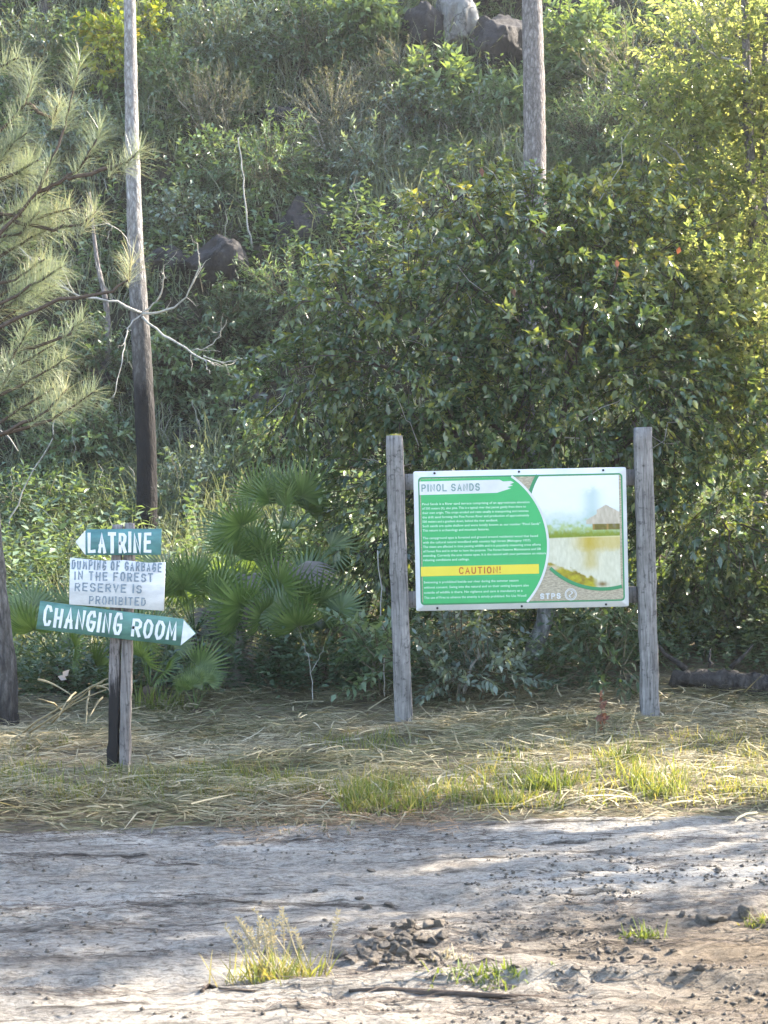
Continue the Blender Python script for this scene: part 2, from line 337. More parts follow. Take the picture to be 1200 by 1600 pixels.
def groundmat(name, kind):
    m, nt, b = newmat(name)
    if kind == 'sand':
        n1 = noise(nt, 1.0, 9, .72, (.55, 1.9, 1)); r1 = ramp(nt, [(.32, (.19, .165, .14)), (.45, (.365, .34, .30)), (.60, (.49, .465, .42))]); nt.links.new(n1.outputs[0], r1.inputs[0])
        n2 = noise(nt, 2.6, 8, .75, (.33, 3.6, 1)); r2 = ramp(nt, [(.37, (.15, .135, .125)), (.46, (1, 1, 1))]); nt.links.new(n2.outputs[0], r2.inputs[0])
        n3 = noise(nt, 30, 6, .8, (.7, 1.6, 1)); r3 = ramp(nt, [(.34, (.40, .38, .36)), (.52, (1, 1, 1)), (.75, (1.25, 1.25, 1.25))]); nt.links.new(n3.outputs[0], r3.inputs[0])
        col = mix(nt, 1, mix(nt, 1, r1.outputs[0], r2.outputs[0], 'MULTIPLY'), r3.outputs[0], 'MULTIPLY')
        # browner, needle-strewn soil towards the right and the near end
        n4 = noise(nt, .8, 5, .6, (.7, 1.2, 1)); ge = N(nt, 'ShaderNodeNewGeometry'); sx = N(nt, 'ShaderNodeSeparateXYZ'); nt.links.new(ge.outputs['Position'], sx.inputs[0])
        mr = N(nt, 'ShaderNodeMapRange'); mr.inputs[1].default_value = -.6; mr.inputs[2].default_value = 1.2; nt.links.new(sx.outputs[0], mr.inputs[0])
        m2 = N(nt, 'ShaderNodeMapRange'); m2.inputs[1].default_value = 7.3; m2.inputs[2].default_value = 6.4; nt.links.new(sx.outputs[1], m2.inputs[0])
        mm = N(nt, 'ShaderNodeMath', operation='MULTIPLY'); nt.links.new(mr.outputs[0], mm.inputs[0]); nt.links.new(m2.outputs[0], mm.inputs[1])
        mq = N(nt, 'ShaderNodeMath', operation='MULTIPLY'); mq.use_clamp = True; r4 = ramp(nt, [(.30, (.25, .25, .25)), (.6, (1, 1, 1))]); nt.links.new(n4.outputs[0], r4.inputs[0])
        nt.links.new(mm.outputs[0], mq.inputs[0]); nt.links.new(r4.outputs[0], mq.inputs[1])
        br = mix(nt, 1, col, (.50, .42, .33), 'MULTIPLY')
        col = mix(nt, mq.outputs[0], col, br)
        n5 = noise(nt, 75, 5, .75, (.7, 1.2, 1)); r5 = ramp(nt, [(.33, (.45, .43, .41)), (.47, (1, 1, 1)), (.72, (1.2, 1.2, 1.2))]); nt.links.new(n5.outputs[0], r5.inputs[0])
        col = mix(nt, 1, col, r5.outputs[0], 'MULTIPLY')
        hs = N(nt, 'ShaderNodeMath', operation='MULTIPLY_ADD'); hs.inputs[1].default_value = .5; nt.links.new(n5.outputs[0], hs.inputs[0]); nt.links.new(n3.outputs[0], hs.inputs[2])
        nt.links.new(col, b.inputs['Base Color']); bump(nt, b, hs.outputs[0], 1.0, .05)
    elif kind == 'verge':
        n1 = noise(nt, 2.2, 8, .75, (1, 1.3, 1)); r1 = ramp(nt, [(.3, (.075, .06, .04)), (.5, (.16, .13, .085)), (.7, (.27, .23, .16))]); nt.links.new(n1.outputs[0], r1.inputs[0])
        nt.links.new(r1.outputs[0], b.inputs['Base Color']); n3 = noise(nt, 35, 6, .8); bump(nt, b, n3.outputs[0], .9, .03)
    else:
        n1 = noise(nt, .9, 8, .7); r1 = ramp(nt, [(.3, (.020, .020, .014)), (.55, (.045, .04, .028)), (.75, (.095, .07, .05))]); nt.links.new(n1.outputs[0], r1.inputs[0])
        nt.links.new(r1.outputs[0], b.inputs['Base Color']); n3 = noise(nt, 9, 8, .75); bump(nt, b, n3.outputs[0], .9, .12)
    b.inputs['Roughness'].default_value = .92; b.inputs['Specular IOR Level'].default_value = .2
    return m
M['sand'] = groundmat('pale_sandy_track', 'sand'); M['verge'] = groundmat('litter_covered_soil', 'verge'); M['hill'] = groundmat('dark_hill_soil', 'hill')

# ------------------------------------------------------------------ ground: one tensor grid cut into track, verge and hillside
def axis(parts):
    out = [np.linspace(a, b, n, endpoint=False) for a, b, n in parts]; return np.concatenate(out + [[parts[-1][1]]])
XA = axis([(-90, -20, 14), (-20, -6, 28), (-6, -2.6, 60), (-2.6, 2.6, 300), (2.6, 6, 60), (6, 20, 28), (20, 90, 14)])
def sheet(name, ya, mat):
    X, Y = np.meshgrid(XA, ya); Z = zt(X, Y)
    n, mcol = X.shape
    i = np.arange(n - 1)[:, None] * mcol + np.arange(mcol - 1)[None, :]
    q = np.stack([i, i + 1, i + mcol + 1, i + mcol], -1).reshape(-1, 4)
    MB().add(np.stack([X, Y, Z], -1), q).build(name, mat, kind='structure', smooth=True)
sheet('track', axis([(-30, 0, 12), (0, 4.6, 24), (4.6, 8.66, 270)]), M['sand'])
sheet('verge', axis([(8.66, 13, 110), (13, 16.5, 40)]), M['verge'])
sheet('hillside', axis([(16.5, 32, 110), (32, 60, 30), (60, 120, 12)]), M['hill'])

# ------------------------------------------------------------------ stroke lettering
GL = {'A': [[(0, 0), (.5, 1), (1, 0)], [(.2, .34), (.8, .34)]], 'B': [[(0, 0), (0, 1), (.7, 1), (.95, .86), (.95, .64), (.7, .52), (0, .52)], [(.7, .52), (1, .38), (1, .14), (.7, 0), (0, 0)]],
 'C': [[(1, .8), (.8, 1), (.3, 1), (0, .75), (0, .25), (.3, 0), (.8, 0), (1, .2)]], 'D': [[(0, 0), (0, 1), (.6, 1), (1, .7), (1, .3), (.6, 0), (0, 0)]],
 'E': [[(1, 1), (0, 1), (0, 0), (1, 0)], [(0, .52), (.8, .52)]], 'F': [[(1, 1), (0, 1), (0, 0)], [(0, .5), (.8, .5)]],
 'G': [[(1, .8), (.8, 1), (.3, 1), (0, .75), (0, .25), (.3, 0), (.75, 0), (1, .2), (1, .45), (.55, .45)]], 'H': [[(0, 0), (0, 1)], [(1, 0), (1, 1)], [(0, .5), (1, .5)]],
 'I': [[(.5, 0), (.5, 1)]], 'L': [[(0, 1), (0, 0), (1, 0)]], 'M': [[(0, 0), (.08, 1), (.5, .25), (.92, 1), (1, 0)]], 'N': [[(0, 0), (0, 1), (1, 0), (1, 1)]],
 'O': [[(.3, 1), (0, .75), (0, .25), (.3, 0), (.7, 0), (1, .25), (1, .75), (.7, 1), (.3, 1)]], 'P': [[(0, 0), (0, 1), (.7, 1), (1, .85), (1, .6), (.7, .45), (0, .45)]],
 'R': [[(0, 0), (0, 1), (.7, 1), (1, .85), (1, .62), (.7, .48), (0, .48)], [(.45, .48), (1, 0)]], 'S': [[(1, .82), (.75, 1), (.25, 1), (0, .82), (0, .64), (.25, .52), (.75, .48), (1, .36), (1, .16), (.75, 0), (.25, 0), (0, .18)]],
 '!': [[(.5, .5), (.5, 1)], [(.5, .02), (.5, .05)]], 'T': [[(.5, 0), (.5, 1)], [(0, 1), (1, 1)]], 'U': [[(0, 1), (0, .25), (.25, 0), (.75, 0), (1, .25), (1, 1)]], 'V': [[(0, 1), (.5, 0), (1, 1)]]}
def ribbon(pts, wd):
    p = np.array(pts, float); n = len(p); closed = np.allclose(p[0], p[-1]) and n > 3
    if not closed:
        a = p[1] - p[0]; p[0] = p[0] - a / np.linalg.norm(a) * wd * .42
        a = p[-2] - p[-1]; p[-1] = p[-1] - a / np.linalg.norm(a) * wd * .42
    L = []; Rr = []
    for i in range(n):
        if closed: a = p[(i - 1) % (n - 1)] if i in (0, n - 1) else p[i - 1]; b = p[1] if i in (0, n - 1) else p[i + 1]
        else: a = p[max(i - 1, 0)]; b = p[min(i + 1, n - 1)]
        d1 = p[i] - a if np.any(p[i] != a) else b - p[i]; d2 = b - p[i] if np.any(p[i] != b) else d1
        d1 = d1 / np.linalg.norm(d1); d2 = d2 / np.linalg.norm(d2)
        nn = np.array([-(d1 + d2)[1], (d1 + d2)[0]]); l = np.linalg.norm(nn); nn = nn / l if l > .2 else np.array([-d1[1], d1[0]])
        mlen = wd * .5 / max(.82, abs(nn @ np.array([-d1[1], d1[0]])))
        L.append(p[i] + nn * mlen); Rr.append(p[i] - nn * mlen)
    return L, Rr
def strokes(mb, text, frame, u0, v0, u1, v1, cw=.72, gap=.3, wd=.2, jit=.03, stencil=False, seed=1):
    """text between u0..u1 (metres along the board), v0 bottom .. v1 top; frame(u, v, lift) -> world"""
    rg = np.random.default_rng(seed); z = 0.0012
    units = sum(.55 if c == ' ' else (.28 if c in 'I!' else 1.12 if c == 'M' else 1) * cw + gap for c in text) - gap
    sx = (u1 - u0) / units; h = v1 - v0; wdm = wd * h; x = 0
    for c in text:
        if c == ' ': x += .55; continue
        wc = (.28 if c in 'I!' else 1.12 if c == 'M' else 1) * cw
        dy = rg.normal(0, jit) * h * .6; hs = 1 + rg.normal(0, jit)
        for st in GL[c]:
            pts = [(u0 + sx * (x + wc * a) + wdm * (.5 - a) * .9 + rg.normal(0, jit) * h * .35, v0 + dy + wdm * .45 + (h * hs - wdm * .9) * b + rg.normal(0, jit) * h * .35) for a, b in st]
            if np.allclose(st[0], st[-1]): pts[-1] = pts[0]
            segs = [pts]
            if stencil and len(pts) > 2:            # stencil bridges
                segs = []; q = [np.array(a) for a in pts]; k = len(q) // 2
                mid = (q[k - 1] + q[k]) / 2; dd = (q[k] - q[k - 1]) / max(1e-6, np.linalg.norm(q[k] - q[k - 1])) * wdm * .62
                segs = [q[:k] + [mid - dd], [mid + dd] + q[k:]]
            for sgm in segs:
                if len(sgm) < 2: continue
                L, Rr = ribbon(sgm, wdm * (1 + rg.normal(0, .06))); n = len(L)
                v = [frame(a[0], a[1], z) for a in L] + [frame(a[0], a[1], z) for a in Rr]
                mb.add(v, [[i, n + i, n + i + 1, i + 1] for i in range(n - 1)]); z += .00025
        x += wc + gap
def bevel_slab(mb, outline, frame, th, bev=.004, r=.5):
    """solid board from a 2-D outline (counter-clockwise u,v); the face is at lift 0, back at -th, slightly eased edges"""
    o = np.array(outline, float); n = len(o); c = o.mean(0); ins = o + unit(c - o) * bev
    v = [frame(a, b, 0) for a, b in ins] + [frame(a, b, -bev) for a, b in o] + [frame(a, b, -th) for a, b in o] + [frame(c[0], c[1], 0), frame(c[0], c[1], -th)]
    q = [[k * n + i, (k + 1) * n + i, (k + 1) * n + (i + 1) % n, k * n + (i + 1) % n] for k in (0, 1) for i in range(n)]
    t = [[3 * n, i, (i + 1) % n] for i in range(n)] + [[3 * n + 1, 2 * n + (i + 1) % n, 2 * n + i] for i in range(n)]
    mb.add(v, q, t, r); return mb
def flat(mb, outline, frame, lift):
    n = len(outline); v = [frame(a, b, lift) for a, b in outline]; c = np.mean(v, 0)
    mb.add(np.vstack([v, c]), None, [[n, i, (i + 1) % n] for i in range(n)]); return mb
def strip2(mb, a, b, frame, lift):
    n = len(a); mb.add([frame(x, y, lift) for x, y in a] + [frame(x, y, lift) for x, y in b], [[i, i + 1, n + i + 1, n + i] for i in range(n - 1)]); return mb

# ------------------------------------------------------------------ the information sign
SD = 12.0; K = FPX / SD                        # 220 px per metre at the sign
def post_mesh(mb, base, top, wx, wy, rough=.0025, rings=26):
    base = np.array(base); top = np.array(top); n = rings
    prof = np.array([(-.5, -.42), (-.42, -.5), (.42, -.5), (.5, -.42), (.5, .42), (.42, .5), (-.42, .5), (-.5, .42)]) * np.array([wx, wy])
    V = []
    for k in range(n):
        t = k / (n - 1); c = base + (top - base) * t
        sh = 1 + .03 * math.sin(t * 7 + base[0]) * (1 - t) ; e = .93 if k == n - 1 else 1
        for a, b in prof: V.append(c + np.array([a * sh * e, b * sh * e, 0]) + rng.normal(0, rough, 3) * np.array([1, 1, 0]))
    q = [[k * 8 + i, k * 8 + (i + 1) % 8, (k + 1) * 8 + (i + 1) % 8, (k + 1) * 8 + i] for k in range(n - 1) for i in range(8)]
    V.append(top + np.array([0, 0, .004])); t = [[(n - 1) * 8 + i, (n - 1) * 8 + (i + 1) % 8, len(V) - 1] for i in range(8)]
    mb.add(V, q, t); return mb
tl, tr, bl, br = P(645, 737.5, SD), P(978, 729.5, SD), P(651, 954, SD), P(984, 948, SD)
UX = unit((tr - tl) + (br - bl)); UX = unit(UX + np.array([0, .02, 0])); UZ = unit(np.cross(UX, np.array([0, 1.0, 0]))); UZ = UZ if UZ[2] > 0 else -UZ
UN = np.cross(UX, UZ); UN = UN if UN[1] < 0 else -UN
BC = (tl + tr + bl + br) / 4
def bf(u, v, lift=0):                          # u right 0..333, v down 0..218 in photo pixels of the board
    return BC + UX * ((u - 166.5) / K) + UZ * ((109 - v) / K) + UN * lift
def bfm(u, v, lift=0): return bf(u, 218 - v, lift)
lb = P(631, 1130, SD + .03); rb = P(1016, 1134, SD + .03)
sign = thing('information_sign', 'large green and white information board on two grey wooden posts', 'sign', on((lb[0] + rb[0]) / 2, 12.03))
lt = P(616, 681, SD + .03); rt = P(1004.5, 668, SD + .03)
def deep(a, b, z): return a + (b - a) * ((z - a[2]) / (b[2] - a[2]))
for bb, tt in ((lb, lt), (rb, rt)):
    post_mesh(MB(), deep(bb, tt, -.3), tt, 27.5 / K, .105).build('post', M['wood'], sign)
for v in (16, 200):
    cbm = MB(); a = bf(-16.5, v, -.045); b2 = bf(347, v, -.045); c = (a + b2) / 2
    Rm = np.stack([UX, np.cross(UZ, UX), UZ], 1); cbm.box(c, (np.linalg.norm(b2 - a), .06, 25 / K), Rm); cbm.build('crossbar', M['wood'], sign)
def rrect(u0, v0, u1, v1, r, n=5):
    out = []
    for cx, cy_, a0 in ((u1 - r, v1 - r, 0), (u0 + r, v1 - r, 90), (u0 + r, v0 + r, 180), (u1 - r, v0 + r, 270)):
        for k in range(n + 1): a = R(a0 + 90 * k / n); out.append((cx + r * math.cos(a), cy_ + r * math.sin(a)))
    return out
bm = MB(); bevel_slab(bm, [(u / K, v / K) for u, v in rrect(0, 0, 333, 218, 2.5)], lambda a, b, l: bf(a * K, b * K, l), .014, .003)
board = bm.build('board', M['board_white'], sign)
# print layers
CG = (76.0, 118.0); RG_ = 131.0                 # the green circle
CP = (294.0, 72.0); RP = 116.0                  # the picture's circle
inn = rrect(7, 9, 327, 209, 6)
flat(MB(), inn, bf, .0012).build('border_print', M['print_line'], board)
flat(MB(), rrect(9.5, 11.5, 324.5, 206.5, 4), bf, .0024).build('sand_texture_print', M['burlap'], board)
# printed photograph: a fine coloured grid
def smooth(a, b, t): return sst(a, b, t)
def pic_colour(u, v):
    n = fbm(u * .05, v * .07, 4); n2 = fbm(u * .16 + 9, v * .2, 3); n3 = fbm(u * .35, v * .12 + 4, 3)
    col = np.stack([.74 + .04 * n, .75 + .04 * n, .765 + .03 * n], -1)
    def over(mask, c):
        nonlocal col
        col = col * (1 - mask[..., None]) + np.array(c) * mask[..., None] if not isinstance(c, np.ndarray) else col * (1 - mask[..., None]) + c * mask[..., None]
    over(smooth(56, 92, v + 14 * (n2 - .5)) * .75, (.50, .59, .53))
    over(np.exp(-((u - 278) / 14) ** 2) * smooth(26, 42, v + 16 * (n2 - .5)) * (1 - smooth(86, 98, v)) * .55, (.42, .53, .50))
    over(smooth(80, 100, v + 30 * (n2 - .5)) * .85, np.stack([.34 + .22 * n3, .42 + .18 * n3, .24 + .1 * n3], -1))
    over(smooth(95, 104, v + 12 * (n3 - .5)) * .6, (.30, .32, .17))
    roof = ((v > 64 + np.abs(u - 300) * .55 - 6 * (u > 285)) & (v < 88) & (u > 268)).astype(float)
    over(roof, np.stack([.50 + .16 * n3, .46 + .14 * n3, .40 + .12 * n3], -1))
    over(((v >= 88) & (v < 97) & (u > 278)).astype(float) * .7, (.27, .21, .15))
    over(((v >= 88) & (v < 97) & (np.abs((u - 278) % 22 - 2) < 1.4) & (u > 276)).astype(float), (.45, .36, .26))
    wat = smooth(107, 109, v + .015 * (u - 260))
    over(wat, np.stack([.66 + .14 * (n3 - .5), .64 + .14 * (n3 - .5), .54 + .14 * (n3 - .5)], -1))
    over(wat * smooth(232, 270, u) * (1 - smooth(126, 140, v + 10 * n2)) * .6, (.58, .47, .22))
    over(wat * np.exp(-((u - 274) / 12) ** 2) * (1 - smooth(150, 165, v)) * .5, (.52, .42, .18))
    over(wat * smooth(109.2, 108, v) , (.70, .66, .45))
    bank = smooth(0, 6, v - (143 + (u - 205) * .36 + 10 * (n2 - .5))) * smooth(292, 280, u + 10 * n)
    over(bank, np.stack([.46 + .3 * (n2 - .5), .42 + .3 * (n2 - .5), .16 + .1 * n2], -1))
    over(bank * np.exp(-(((u - 262) / 8) ** 2 + ((v - 155) / 11) ** 2)) , (.20, .13, .09))
    over(bank * np.exp(-(((u - 216) / 9) ** 2 + ((v - 155) / 4) ** 2)), (.66, .56, .48))
    over(np.exp(-(((u - 292) / 8) ** 2 + ((v - 182) / 4) ** 2)) * .8, (.28, .22, .17))
    return np.clip((col - .45) * 1.25 + .27, 0, 1)
gu = np.linspace(178, 321, 144); gv = np.linspace(12, 192, 180); GU, GV = np.meshgrid(gu, gv)
col = pic_colour(GU, GV); vv = np.array([bf(a, b, .0036) for a, b in zip(GU.ravel(), GV.ravel())])
mc = len(gu); ii = (np.arange(len(gv) - 1)[:, None] * mc + np.arange(mc - 1)[None, :])
q = np.stack([ii, ii + 1, ii + mc + 1, ii + mc], -1).reshape(-1, 4)
cu = GU.ravel()[q].mean(1); cv = GV.ravel()[q].mean(1)
keep = (np.hypot(cu - CP[0], cv - CP[1]) < RP) & (np.hypot(cu - CG[0], cv - CG[1]) > RG_ - 3)
pic = MB().add(vv, q[keep]).build('picture_print', M['picture'], board)
ca = pic.data.attributes.new('print', 'FLOAT_COLOR', 'POINT')
ca.data.foreach_set('color', np.concatenate([col.reshape(-1, 3), np.ones((col.shape[0] * col.shape[1], 1))], 1).astype(np.float32).ravel())
def arc(c, r, a0, a1, n=40): return [(c[0] + r * math.cos(R(a0 + (a1 - a0) * k / n)), c[1] + r * math.sin(R(a0 + (a1 - a0) * k / n))) for k in range(n + 1)]
for e0, e1 in ((135, 76), (193, 212)):
    strip2(MB(), arc(CP, RP - 1, e0, e1), arc(CP, RP + 4.5, e0, e1), bf, .0048).build('picture_edge_print', M['print_line'], board)
a0 = math.degrees(math.asin((11.5 - CG[1]) / RG_)); a1 = math.degrees(math.asin((206.5 - CG[1]) / RG_))
flat(MB(), [(11, 206.5), (11, 12.5)] + arc(CG, RG_, a0, a1), bf, .006).build('green_panel_print', M['print_green'], board)
strip2(MB(), arc(CG, RG_ - .6, a0, a1), arc(CG, RG_ + 3.0, a0 , a1), bf, .0072).build('arc_print', M['board_white'], board)
ttl = [(9, 37), (9, 16), (134, 15.5), (140, 18.5), (152, 18), (157, 20.5), (150, 23), (155, 25), (146, 27.5), (152, 29.5), (138, 33.5), (130, 36)]
tp = flat(MB(), ttl, bf, .0072).build('title_strip_print', M['board_white'], board)
flat(MB(), [(8.5, 149), (193, 148.5), (193, 163.5), (8.5, 164)][::-1], bf, .0072).build('caution_band_print', M['print_yellow'], board)
def text_mesh(mb, s, u0, v_base, cap, width=None, lift=.0084, offset=0.0):
    cu = bpy.data.curves.new('t', 'FONT'); cu.body = s; cu.size = 1; cu.offset = offset; cu.resolution_u = 2
    o = bpy.data.objects.new('t', cu); me = o.to_mesh()
    n = len(me.vertices); co = np.empty(n * 3, np.float32); me.vertices.foreach_get('co', co); co = co.reshape(-1, 3)
    me.calc_loop_triangles(); t = np.empty(len(me.loop_triangles) * 3, np.int32); me.loop_triangles.foreach_get('vertices', t)
    sy = cap / .70; w0 = co[:, 0].max() - co[:, 0].min(); sx = (width / w0) if width else sy * .86
    v = np.array([bf(u0 + (x - co[:, 0].min()) * sx, v_base - y * sy, lift) for x, y, _ in co])
    mb.add(v, None, t.reshape(-1, 3)); o.to_mesh_clear(); bpy.data.objects.remove(o); bpy.data.curves.remove(cu)
tm = MB(); strokes(tm, 'PINOL SANDS', lambda u, v, l: bf(u, v * -1, .0072 + l), 12, -32, 103, -20.5, cw=.85, gap=.33, wd=.165, jit=0); tm.build('title_lettering', M['print_text'], board)
tm = MB(); strokes(tm, 'CAUTION!', lambda u, v, l: bf(u, v * -1, .0072 + l), 68, -161.5, 133, -151, cw=.85, gap=.33, wd=.165, jit=0); tm.build('caution_lettering', M['print_orange'], board)
body = [(51, ['Pinol Sands is a River sand terrace comprising of an approximate elevation', 'of 500 meters (ft), also pine. This is a typical river that passes gently from there to', 'their own origin. This crops eroded and rests usually in transporting and removes', 'the drift sand forming the Pine Forest River and production of approximately', '500 meters and a gradient down, behind the river sandbank.', 'Such sands are quite shallow and were locally known as our number "Pinol Sands"', 'This nature is archaeology and mountain features.'], [168, 162, 166, 167, 118, 184, 104]),
        (104, ['The campground type is forested and ground around residential wood that based', 'with the cultural natural woodland with country high forest (Mahogany 1957)', 'The views are affected in time passing wildlife and it is popularly measuring cross efforts', 'of Forest Fire and in order to have the purpose. The Forest Reserve Maintenance and SIB', 'attending. Currently the area retains open. It is the natural with your permission on visitors', 'relaxing conditions and ceilings.'], [180, 168, 184, 184, 192, 72]),
        (173, ['Swimming is prohibited beside our river during the summer season', 'without consent. Swing into the natural and on their setting keepers also', 'outside of wildlife is there. No vigilance and care is mandatory at a', 'This use of Fires to advance the amenity is strictly prohibited. No Use Wood!'], [148, 164, 154, 160])]
tm = MB()
for v0, lines, wds in body:
    for k, (s, wd) in enumerate(zip(lines, wds)):
        text_mesh(tm, s, 12.5, v0 + k * (6.85 if v0 < 160 else 8.0) + 2, 3.5, wd, .0084, .012)
tm.build('body_lettering', M['print_small'], board)
tm = MB(); strokes(tm, 'STPS', lambda u, v, l: bf(u, v * -1, .0072 + l), 194, -203.5, 226, -194.5, cw=.85, gap=.33, wd=.24, jit=0); tm.build('footer_lettering', M['board_white'], board)
lm_ = MB(); strip2(lm_, arc((242, 197), 8.2, 0, 360), arc((242, 197), 9.4, 0, 360), bf, .0084)
strip2(lm_, arc((242, 197), 6.6, 0, 360), arc((242, 197), 7.4, 0, 360), bf, .0084)
sx_ = [(242 + 2.6 * math.cos(a) * (1 if a < 0 else 1), 0) for a in (0,)]
sc_ = [(242 + 2.4 * math.sin(t * 2 * math.pi), 197 - 5 + 10 * t) for t in np.linspace(0, 1, 14)]
strip2(lm_, [(a - 1.1, b) for a, b in sc_], [(a + 1.1, b) for a, b in sc_], bf, .0084)
lm_.build('logo_print', M['board_white'], board)
for u, v in ((33, 3.2), (165, 3.6), (297, 4), (33, 214), (165, 214), (297, 214)):
    b_ = MB(); c = bf(u, v, .0); b_.tube([c - UN * .002, c + UN * .006, c + UN * .009], [.0085, .0085, .004], 8); b_.build('bolt', M['bolt'], board)
# moss tuft on the left post top
mt = MB(); n = 60; mt.blades(lt + np.stack([rng.normal(.0, .022, n), rng.normal(0, .02, n), np.zeros(n)], 1), np.stack([rng.normal(0, .7, n), rng.normal(0, .7, n), np.ones(n)], 1), .03, .005, .3, rng.random(n), 2)
mt.build('moss_tuft', M['green_grass'], sign, kind='stuff')

# ------------------------------------------------------------------ the hand-painted finger post
PD = 10.35; KP = FPX / PD
def fr(c, ang):                                 # frame for a board: centre pixel, screen slope in degrees, at its own depth
    cen = P(c[0], c[1], PD - .075); a = R(-ang) ; ux = RIGHT * math.cos(a) + UP * math.sin(a); uz = -RIGHT * math.sin(a) + UP * math.cos(a)
    return lambda u, v, l=0: cen + ux * u + uz * v - FWD * l
kk = FPX / (PD - .075)
fb = hit(186, 1196); fpost = thing('signpost', 'split wooden post carrying three hand-painted white lettered boards', 'signpost', fb)
pt = P(192, 818, PD); pb = P(186, 1196, PD)
pa = deep(pb, pt, -.25)
off = np.array([.033, 0, 0])
post_mesh(MB(), pa + off, pt + off + np.array([.01, 0, 0]), .062, .075, .002).build('post', M['wood_pole'], fpost)
post_mesh(MB(), pa - off + np.array([-.004, 0, 0]), pt - off - np.array([0, 0, .008]), .062, .07, .003, 34).build('tarred_post', M['tar'], fpost)
def painted_board(name, c, ang, outline, mat, tipout=None, words=(), tipname='arrow_tip', wmat=None, extra=None):
    f = fr(c, ang); m_ = lambda pts: [((x - c[0]) / kk, (c[1] - y) / kk) for x, y in pts]
    mb = MB(); bevel_slab(mb, outline, f, .022, .003); o = mb.build(name, mat, fpost)
    if tipout: flat(MB(), tipout, f, .0009).build(tipname, M['white_paint'], o)
    lm = MB()
    for k, (txt, u0, v0, u1, v1, wd, st) in enumerate(words): strokes(lm, txt, f, u0, v0, u1, v1, wd=wd, gap=.3 if st else .2, stencil=st, seed=7 + k, jit=.03)
    lm.build('lettering', wmat or M['white_paint'], o)
    return o, f
px = 1 / kk
painted_board('latrine_board', (180, 847), 0.0, [(-61 * px, 0), (-46 * px, -20.5 * px), (71 * px, -20 * px), (72 * px, 21 * px), (-44 * px, 20 * px)], M['teal'],
              [(-67 * px + 5 * px, .5 * px), (-46.5 * px, -20 * px), (-46.5 * px, 18.5 * px)], [('LATRINE', -43 * px, -17 * px, 57 * px, 15 * px, .165, False)])
nb, nf = painted_board('notice_board', (182, 913), 1.9, [(-73 * px, -34 * px), (75 * px, -39 * px), (75 * px, 37 * px), (48 * px, 35 * px), (10 * px, 38 * px), (-20 * px, 36 * px), (-74 * px, 39 * px)], M['notice_white'], None,
    [('DUMPING OF GARBAGE', -71 * px, 21.5 * px, 70 * px, 36 * px, .17, True), ('IN THE FOREST', -66 * px, 5 * px, 57 * px, 19 * px, .17, True),
     ('RESERVE IS', -65 * px, -13 * px, 40 * px, .5 * px, .17, True), ('PROHIBITED', -42 * px, -32 * px, 47 * px, -19 * px, .17, True)], wmat=M['stencil'])
cb, cf_ = painted_board('changing_room_board', (183, 976), 7.0, [(-125 * px, -22 * px), (102 * px, -21 * px), (124 * px, 1 * px), (101 * px, 21 * px), (-124 * px, 22 * px)], M['teal_green'],
              [(102.5 * px, 19.5 * px), (102.5 * px, -20 * px), (126 * px - 3 * px, 1 * px)], [('CHANGING', -116 * px, -15.5 * px, 8 * px, 17 * px, .15, False), ('ROOM', 24 * px, -14.5 * px, 94 * px, 15 * px, .16, False)])

# ------------------------------------------------------------------ plants
def sprays(mb, cen, axis_, n_leaf, L, W, tl=.25, droop=.35, spread=.9, twig=None, rbase=None, tw=.003):
    """cen (n,3) spray bases with axis (n,3): leaves set alternately along a short twig"""
    n = len(cen); axis_ = unit(axis_)
    t = (np.arange(n_leaf) + rng.random((n, n_leaf))) / n_leaf
    tip = axis_ * tl; sag = np.array([0, 0, -1.0]) * tl * droop * .5
    c = cen[:, None, :] + t[..., None] * tip[:, None, :] + (t ** 2)[..., None] * sag
    ang = rng.random((n, n_leaf)) * 2 * np.pi
    a = unit(np.cross(axis_, np.array([.1, .2, 1.0]))); b = np.cross(axis_, a)
    lat = np.cos(ang)[..., None] * a[:, None, :] + np.sin(ang)[..., None] * b[:, None, :]
    d = axis_[:, None, :] * (.5 + .5 * t[..., None]) + lat * spread + np.array([0, 0, -1.0]) * droop + rng.normal(0, .15, (n, n_leaf, 3))
    nr = np.array([0, 0, 1.0]) + rng.normal(0, .45, (n, n_leaf, 3)) + lat * .2
    base = (rng.random(n) if rbase is None else rbase)[:, None]
    r = np.clip(base * .65 + rng.random((n, n_leaf)) * .4, 0, 1)
    Ls = L * np.repeat(rng.uniform(.7, 1.2, n), n_leaf) * rng.uniform(.55, 1.2, n * n_leaf); Ws = W * rng.uniform(.75, 1.2, n * n_leaf)
    args = (c.reshape(-1, 3), d.reshape(-1, 3), nr.reshape(-1, 3), Ls, Ws, r.ravel())
    mb.leaves(*args)
    if twig is not None:
        for k in range(0, n): twig.tube([cen[k] - axis_[k] * tl * .35, cen[k] + tip[k] * .5 + sag * .25, cen[k] + tip[k] * .95 + sag * .9], [tw * 1.6, tw, tw * .5], 3, cap=False)
    return args
def shell_points(blobs, n, inner=.55):
    """points spread through a union of ellipsoids, denser near the skin; returns points and outward directions"""
    vol = np.array([b[1][0] * b[1][1] * b[1][2] for b in blobs]) ** (2 / 3); pick = rng.choice(len(blobs), n, p=vol / vol.sum())
    c = np.array([b[0] for b in blobs])[pick]; r = np.array([b[1] for b in blobs])[pick]
    d = unit(rng.normal(0, 1, (n, 3))); rad = inner + (1 - inner) * rng.random(n) ** .6
    wob = .82 + .36 * vn(d[:, 0] * 3 + pick * 7.1, d[:, 2] * 3 + d[:, 1] * 2)
    return c + d * r * (rad * wob)[:, None], unit(d / r)
